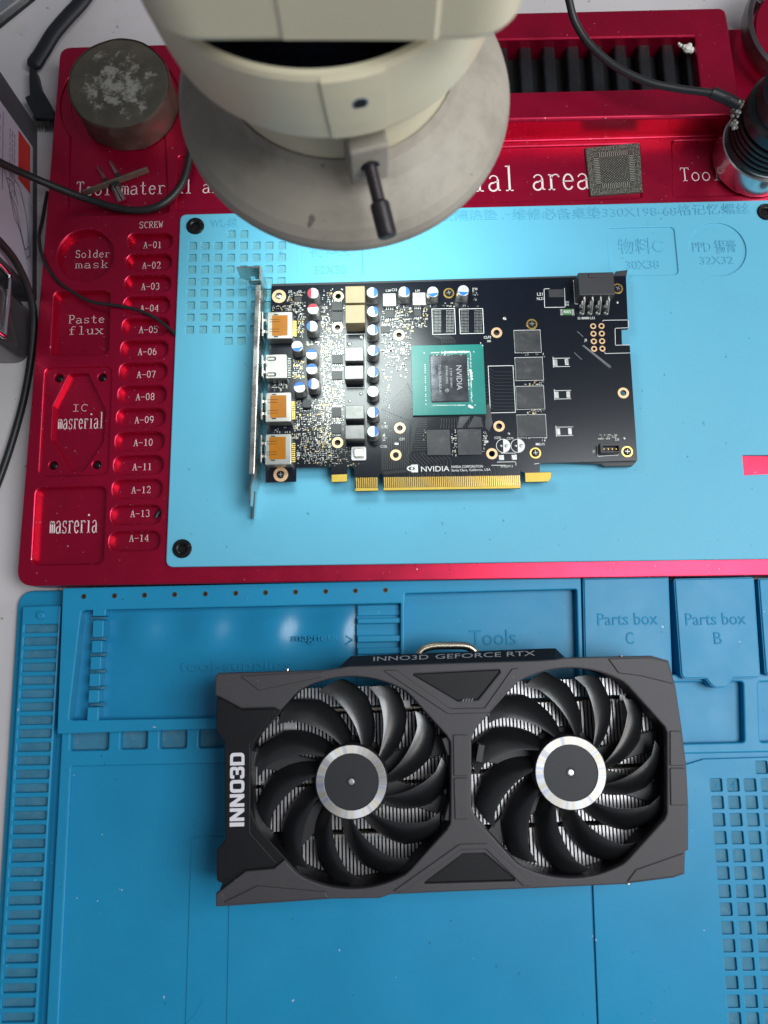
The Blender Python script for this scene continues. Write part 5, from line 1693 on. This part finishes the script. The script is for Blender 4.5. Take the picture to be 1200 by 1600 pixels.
def lead_top():
    m = mat('lead_top', (0.125, 0.108, 0.082), 0.45, metal=0.45, var=0.25, vscale=60, bump=0.5, bscale=420)
    nt = m.node_tree; N, L = nt.nodes, nt.links
    b = N['Principled BSDF']
    src = b.inputs['Base Color'].links[0].from_socket
    tc = N.new('ShaderNodeTexCoord')
    n1 = N.new('ShaderNodeTexNoise'); n1.inputs['Scale'].default_value = 115; n1.inputs['Detail'].default_value = 9; n1.inputs['Roughness'].default_value = 0.72
    n1.inputs['Distortion'].default_value = 0.2
    L.new(tc.outputs['Object'], n1.inputs['Vector'])
    gr = N.new('ShaderNodeVectorMath'); gr.operation = 'LENGTH'
    L.new(tc.outputs['Object'], gr.inputs[0])
    mr = N.new('ShaderNodeMapRange'); mr.inputs['From Min'].default_value = 0.022; mr.inputs['From Max'].default_value = 0.034; mr.inputs['To Min'].default_value = 0.12; mr.inputs['To Max'].default_value = -0.06
    L.new(gr.outputs['Value'], mr.inputs['Value'])
    ad = N.new('ShaderNodeMath'); ad.operation = 'ADD'
    L.new(n1.outputs['Fac'], ad.inputs[0]); L.new(mr.outputs['Result'], ad.inputs[1])
    rm_ = N.new('ShaderNodeValToRGB'); rm_.color_ramp.elements[0].position = 0.575; rm_.color_ramp.elements[1].position = 0.67
    L.new(ad.outputs['Value'], rm_.inputs['Fac'])
    mx = N.new('ShaderNodeMix'); mx.data_type = 'RGBA'
    L.new(rm_.outputs['Color'], mx.inputs['Factor']); L.new(src, mx.inputs['A']); mx.inputs['B'].default_value = (0.40, 0.39, 0.345, 1)
    L.new(mx.outputs['Result'], b.inputs['Base Color'])
    return m
make('top_face', g, lead_top(), lead, smooth=0)

# ================================================================== SMALL THINGS ON THE PLATFORM
ZTy = ZR - 1.3
hx_, hy_ = P(182, 285, ZTy)
hdr = thing('pin_header_strip', 'thin strip board with four metal pins lying over the small lettering of the red platform', 'pin header', (hx_, hy_, ZTy))
g = G()
a_, b_ = P(130, 301, ZTy + 3), P(231, 264, ZTy + 3)
dd_ = Vector((b_[0] - a_[0], b_[1] - a_[1])); an = math.atan2(dd_.y, dd_.x)
box(g, (a_[0] + b_[0]) / 2, (a_[1] + b_[1]) / 2, dd_.length, 1.1, ZTy + 0.4, ZTy + 4.6, an, 0.2, 0.15)
make('strip_board', g, MT['strip_board'], hdr)
for x, y in ((166, 283), (185, 274), (177.5, 290), (184, 287.5)):
    g = G(); box(g, *P(x, y, ZTy + 2), 2.4, 2.6, ZTy + 0.1, ZTy + 3.2, an + R(8), 0.3, 0.3)
    make('pin_block', g, MT['header_black'], hdr)
for x0_, y0_, x1_, y1_ in ((153.5, 260, 163, 279), (172.5, 252.5, 183, 271), (176, 292, 187.5, 315), (183, 291, 194.5, 312)):
    g = G()
    tube(g, [(*P(x0_, y0_, ZTy + 2.6), ZTy + 2.6), (*P(x1_, y1_, ZTy + 2.2), ZTy + 2.2)], [0.95, 0.95], 4, sub=0)
    make('pin', g, MT['satin_aluminium'], hdr)

cb = P(960, 265, ZTy)
bga = thing('ball_grid_chip', 'square chip lying upside down showing its ball grid, on the red platform', 'chip', (*cb, ZTy))
q4 = PL([(914, 231), (1000, 222.5), (1005, 300.5), (922.5, 306.5)], ZTy + 1.2)
g = G(); slab(g, rpoly(q4, 0.3, 2), [], ZTy + 0.02, ZTy + 1.2, 0.08)
make('substrate', g, MT['bga_brown'], bga)
g = G()
A_, B_, D_, E_ = [Vector(p_) for p_ in q4]
def uv(u, v):
    return (A_.lerp(B_, u)).lerp(E_.lerp(D_, u), v)
def ball(u, v, r, l=0, h=0):
    p_ = uv(u, v)
    if l or h:
        e_ = uv(u + l, v + h)
        d_ = e_ - p_
        box(g, (p_.x + e_.x) / 2, (p_.y + e_.y) / 2, d_.length + r, r * 1.2, ZTy + 1.2, ZTy + 1.36, math.atan2(d_.y, d_.x), 0, 0, bottom=False)
    else:
        lathe(g, [(r, ZTy + 1.2), (r * .8, ZTy + 1.45), (0, ZTy + 1.55)], (p_.x, p_.y), 6)
for i in range(38):
    for j in range(38):
        u, v = (i + 1.0) / 39, (j + 1.0) / 39
        e = min(i, j, 37 - i, 37 - j)
        cx_, cy_ = abs(u - .5), abs(v - .5)
        if e < 5:
            if e == 3 and (i + j) % 2: continue
            if (i * 7 + j * 3) % 11 == 0: continue
            ball(u, v, 0.20)
        elif cx_ < 0.27 and cy_ < 0.27:
            if (i + j) % 2 == 0: ball(u, v, 0.20)
        elif cx_ > 0.27 and cy_ > 0.27: ball(u, v, 0.17)
for k in range(15):
    t_ = 0.25 + 0.5 * k / 14
    ball(t_, 0.145, 0.22, 0, 0.075); ball(t_, 0.78, 0.22, 0, 0.075); ball(0.145, t_, 0.22, 0.075, 0); ball(0.78, t_, 0.22, 0.075, 0)
make('solder_balls', g, MT['bga_ball'], bga, smooth=0, kind='stuff')

# lamp head standing at the right
tl = P(1177, 250, ZR)
lamp = thing('lamp_head', 'black ribbed cylinder with silver foot standing on the right end of the red platform', 'lamp head', (*tl, ZR))
g = G(); lathe(g, [(22, ZR + .05), (23.4, ZR + .4), (23.8, ZR + 1.4), (23.8, ZR + 15), (23.2, ZR + 15.6), (21.5, ZR + 15.6)], tl, 72)
make('silver_foot', g, MT['satin_aluminium'], lamp, smooth=45)
g = G()
pr = [(22.4, ZR + 15.0), (22.4, ZR + 17)]
for k in range(5):
    z = ZR + 18 + 3.4 * k
    pr += [(22.6, z), (22.8, z + .4), (22.8, z + 1.8), (22.5, z + 2.2), (20.6, z + 2.5), (20.6, z + 3.2)]
pr += [(22.6, ZR + 36), (22.6, ZR + 42), (21, ZR + 43.5), (20, ZR + 44), (20, ZR + 49), (20.6, ZR + 49.5), (20.6, ZR + 54), (19.4, ZR + 55), (17.5, ZR + 55.5), (17.5, ZR + 62), (14, ZR + 63), (13.5, ZR + 70), (0, ZR + 70)]
lathe(g, pr, tl, 72)
make('ribbed_body', g, MT['lamp_black'], lamp, smooth=40)
g = G()
for k in range(40):
    x, y = P(1156 + random.uniform(-6, 6), 174 + random.uniform(-18, 14), ZR + 40)
    r_ = random.uniform(.4, 1.2); z = ZR + 36 + random.uniform(-4, 5)
    lathe(g, [(0, z - r_), (r_ * .8, z - r_ * .6), (r_, z), (r_ * .7, z + r_ * .7), (0, z + r_)], (x, y), 9)
make('dried_glue', g, MT['glue_clear'], lamp, smooth=60)

# crumb of white glue in the rear slot
gx, gy_ = P(1076, 72, ZB)
g = G()
for dx_, dy_, r_, dz in ((0, 0, 2.4, 0), (2.2, -.6, 1.9, -.3), (-1.6, .8, 1.5, .2), (-3.4, 2.4, 1.1, -.4), (1.2, 1.6, 1.6, .3), (-4.4, 3.4, .8, -.2)):
    z = ZB - 2 + dz
    lathe(g, [(0, z - r_), (r_ * .8, z - r_ * .6), (r_, z), (r_ * .75, z + r_ * .66), (0, z + r_)], (gx + dx_, gy_ + dy_), 10)
tag(make('glue_crumb', g, MT['glue_white'], None, 60, origin=(gx, gy_, ZB - 4)), 'white crumb of glue in the corner of the black slot', 'glue crumb')

# red reel at the upper right corner
rx, ry = P(1262, 62, 20)
reel = thing('wire_reel', 'red reel with a dark metal rim at the upper right corner', 'reel', (rx, ry, 0))
g = G(); lathe(g, [(20, 0.2), (30, 0.2), (33, 4), (33, 9), (34, 10), (34, 25), (33, 26.5), (16, 27), (12, 24), (0, 24)], (rx, ry), 80)
make('drum', g, MT['red_anodised'], reel, smooth=40)
g = G()
lathe(g, [(37.2, 24), (38.6, 22.8), (40.6, 24), (41.2, 28), (40.6, 33), (38.8, 34), (37.4, 32.5), (37.0, 28), (37.2, 24)], (rx, ry), 96)
make('rim', g, MT['reel_rim'], reel, smooth=50)
g = G()
for k in range(3):
    a_ = R(20 + 120 * k)
    box(g, rx + 36 * math.cos(a_), ry + 36 * math.sin(a_), 8, 4, 12, 24, a_, .4, .4)
make('rim_support', g, MT['reel_rim'], reel)

# ================================================================== CABLES
def cable(name, pts, r, label, m='cable_black', flat=1.0):
    g_ = G()
    p3 = [(*P(x, y, z), z) for x, y, z in pts]
    path = tube(g_, p3, r, 12, sub=10, flat=flat)
    return tag(make(name, g_, MT[m], None, 60, origin=p3[0]), label, 'cable')
cable('cable', [(-40, 228, 72), (0, 254, 54), (60, 281, 34), (130, 309, 21), (200, 328, 17.5), (248, 322, 18), (283, 290, 18), (297, 245, 19), (304, 190, 22), (318, 130, 30), (330, 60, 40)], 2.05, 'black cable looping over the left tray of the red platform and under the microscope')
cable('cable', [(74, 300, 2), (66, 345, 6), (61, 372, 14), (68, 405, 17.5), (88, 437, 17.3), (118, 459, 17.2), (145, 472, 17.2), (185, 478, 17.2), (220, 486, 17.4), (250, 502, 18), (273, 521, 18.6)], 0.95, 'thin black wire crossing the paste flux pocket towards the light blue pad')
cable('cable', [(-30, 350, 66), (0, 378, 52), (25, 410, 37), (44, 452, 22), (53, 497, 11), (49, 555, 5), (38, 620, 2.6), (22, 680, 2.4), (3, 738, 2.4), (-25, 810, 2.4)], 2.0, 'thick black cable running down the left edge beside the red platform')
cable('cable', [(880, -40, 70), (889, 0, 62), (899, 35, 56), (922, 70, 52), (962, 104, 50), (1012, 128, 50), (1062, 139, 51), (1112, 146, 53), (1140, 158, 54)], 2.0, 'black cable hanging across the rear slot to the ribbed lamp head')
g = G(); p3 = [(*P(x, y, 53), 53) for x, y in ((1112, 145), (1120, 148), (1140, 157), (1156, 166))]
tube(g, p3, 3.0, 14, sub=4)
make('strain_relief', g, MT['cable_black'], lamp)
g = G(); tube(g, [(*P(x, y, 1), 1.4) for x, y in ((253, 814), (258, 806), (268, 800))], 1.3, 8)
g.v = [(x, y, z + FL - 0.6) for x, y, z in g.v]
tag(make('cable', g, MT['cable_black'], None, 60, origin=(*P(258, 806, ZR), FL)), 'short black cable end in the notch beside slot A-13', 'cable')

# antistatic brush lying on the desk at the upper left
bx_, by_ = P(66, 110, 4)
brush = thing('brush', 'black brush with bent handle lying on the white desk at the upper left', 'brush', (bx_, by_, 0))
g = G()
pp = [(150, -30, 9), (128, 2, 8), (106, 26, 7.5), (84, 52, 7), (68, 78, 6), (57, 95, 5), (49, 106, 4.5)]
tube(g, [(*P(x, y, z), z) for x, y, z in pp], [4.8] * 38 + [5.0] * 6 + [4.6, 4.2, 3.8, 3.4, 3.0], 12, sub=8, flat=0.55)
make('handle', g, MT['brush_black'], brush, smooth=60)
g = G()
slab(g, rpoly(PL([(45, 104), (55, 108), (60, 130), (86, 176), (84, 186), (55, 184), (45, 166), (38, 151), (46, 148), (45, 126)], 7), 0.6, 2), [], 1.0, 7.0, 0.8)
make('ferrule', g, MT['brush_black'], brush)
g = G()
for k in range(260):
    t_ = random.random()
    x, y = 52 + 32 * t_, 182 + 2 * t_
    L_ = random.uniform(10, 24)
    z = random.uniform(1.2, 6)
    sx_ = random.uniform(-1, 8)
    p0, p1 = P(x, y - 3, z), P(x + sx_ * .6, y + L_, 0.8)
    tube(g, [(*p0, z), (*p1, random.uniform(.6, z))], [0.16, 0.08], 4, sub=0, caps=False)
make('bristles', g, MT['bristle'], brush, smooth=0, kind='stuff')

# ================================================================== THINGS AT THE LEFT EDGE
def upright(name, corner_px, far_px, depth, height, m, root, r=1.5, bev=1.0):
    a_, b_ = Vector(P(*corner_px, 0)), Vector(P(*far_px, 0))
    d_ = (b_ - a_).normalized(); n_ = Vector((-d_.y, d_.x))
    if n_.x > 0: n_ = -n_
    l = [tuple(a_), tuple(b_), tuple(b_ + n_ * depth), tuple(a_ + n_ * depth)]
    g_ = G(); slab(g_, rpoly(l, r, 5), [], 0.05, height, bev, seg=3)
    make(name, g_, m, root)
    return a_, b_, d_, n_
cart = thing('carton', 'dark grey carton with a pale printed label and red panel at the left edge', 'carton', (*P(40, 330, 0), 0))
a_, b_, d_, n_ = upright('box', (57.5, 470), (58.5, 198), 90, 120, MT['carton_dark'], cart, 0.8, 0.6)
fo = -n_                                  # outward, to the right
def on_face(t, z, off):
    p_ = a_ + d_ * t + fo * off
    return (p_.x, p_.y, z)
LN = (b_ - a_).length
def face_poly(pts, off, m, name, parent):
    g_ = G()
    v_ = [on_face(t, z, off) for t, z in pts]
    g_.add(v_, [tuple(range(len(v_)))[::-1]])
    return make(name, g_, m, parent, smooth=0)
lab = face_poly([(4, 6), (LN - 18, 6), (LN - 18, 100), (4, 100)], 0.10, MT['carton_label'], 'label', cart)
face_poly([(LN - 50, 9.5), (LN - 20, 9.5), (LN - 20, 24), (LN - 50, 24)], 0.16, MT['label_orange'], 'red_panel', lab)
def face_text(s, t0, t1, z0_, z1_, m, parent, flip=False):
    v, f, x0, x1, y0, y1 = text_geo(s)
    g_ = G()
    out = []
    for x, y, _ in v:
        u = (x - x0) / (x1 - x0); w = (y - y0) / (y1 - y0)
        out.append(on_face(t1 + (t0 - t1) * u, z0_ + (z1_ - z0_) * w, 0.18))
    g_.add(out, f)
    make('printing', g_, m, parent, smooth=0)
g = G()                                    # heavy print, too foreshortened to read: slanted black strokes
for k, (w_, hh_) in enumerate(((5, 8), (7, 8), (3, 8), (6, 8), (4, 8), (7, 8))):
    t_ = LN - 26 - 6.6 * k
    for j_, zz in enumerate((44.5, 48, 51.0)):
        g.add([on_face(t_, zz, .18), on_face(t_ - w_ * (.7, .45, .8)[j_], zz + .4, .18), on_face(t_ - w_ * (.7, .45, .8)[j_] - .5, zz + 2.2, .18), on_face(t_ - .4, zz + 1.8, .18)], [(3, 2, 1, 0)])
make('printing', g, MT['label_ink'], lab, smooth=0, kind='stuff')
face_poly([(LN - 68, 41.2), (LN - 22, 41.2), (LN - 22, 42), (LN - 68, 42)], 0.17, MT['label_line'], 'printed_line', lab)
g = G()
for z_ in (28, 30.6, 33.2):
    t_ = LN - 26
    while t_ > LN - 62:
        w_ = random.uniform(1.5, 5)
        g.add([on_face(t_, z_, .18), on_face(t_ - w_, z_, .18), on_face(t_ - w_, z_ + .9, .18), on_face(t_, z_ + .9, .18)], [(3, 2, 1, 0)])
        t_ -= w_ + 1
make('printing', g, MT['label_line'], lab, smooth=0, kind='stuff')
g = G()
def fl(pts, w=0.35):
    for (t0, z0_), (t1, z1_) in zip(pts, pts[1:]):
        dv = Vector((t1 - t0, z1_ - z0_)); 
        if dv.length < 1e-6: continue
        dv.normalize(); nv = Vector((-dv.y, dv.x)) * w
        v_ = [on_face(t0 - nv.x, z0_ - nv.y, .17), on_face(t1 - nv.x, z1_ - nv.y, .17), on_face(t1 + nv.x, z1_ + nv.y, .17), on_face(t0 + nv.x, z0_ + nv.y, .17)]
        g.add(v_, [(0, 1, 2, 3)])
T0 = LN - 52
for k in range(2):
    fl([(T0, 42), (T0 - 2, 22), (T0 - 14, 14), (T0 - 36, 9), (T0 - 40, 13), (T0 - 30, 20), (T0 - 16, 30), (T0, 42)])
    fl([(T0 - 12, 34), (T0 - 16, 26), (T0 - 28, 20), (T0 - 24, 28), (T0 - 12, 34)])
    fl([(T0 - 28, 20), (T0 - 36, 15), (T0 - 32, 11)]); fl([(T0 - 6, 37), (T0 - 4, 30), (T0 - 14, 24)])
make('printed_drawing', g, MT['label_line'], lab, smooth=0)

case = thing('glossy_case', 'glossy dark case with a chrome handle ring at the left edge below the carton', 'case', (*P(30, 520, 0), 0))
a_, b_, d_, n_ = upright('body', (44, 568), (52, 478), 90, 110, MT['case_gloss'], case, 9.0, 3.0)
fo = -n_
g = G()
l3 = []
for t, z in ((4, 30), (3, 34), (3, 66), (6, 72), (34, 72), (38, 66), (38, 34), (36, 30), (4, 30)):
    p_ = a_ + d_ * t + fo * 0.8; l3.append((p_.x, p_.y, z))
tube(g, l3, 1.5, 10, sub=4)
make('handle_ring', g, MT['chrome'], case, smooth=60)

cor = thing('metal_rail', 'dark and silver metal rail crossing the upper left corner of the picture', 'rail', (*P(0, 0, 0), 0))
g = G(); slab(g, PL([(-30, 22), (30, -22), (40, -12), (-20, 34)], 6), [], 0.1, 6, 0.6); make('silver_strip', g, MT['satin_aluminium'], cor)
g = G(); slab(g, PL([(-16, 40), (44, -8), (54, -4), (-8, 46)], 2), [], 0.1, 2, 0.4); make('dark_strip', g, MT['lamp_black'], cor)
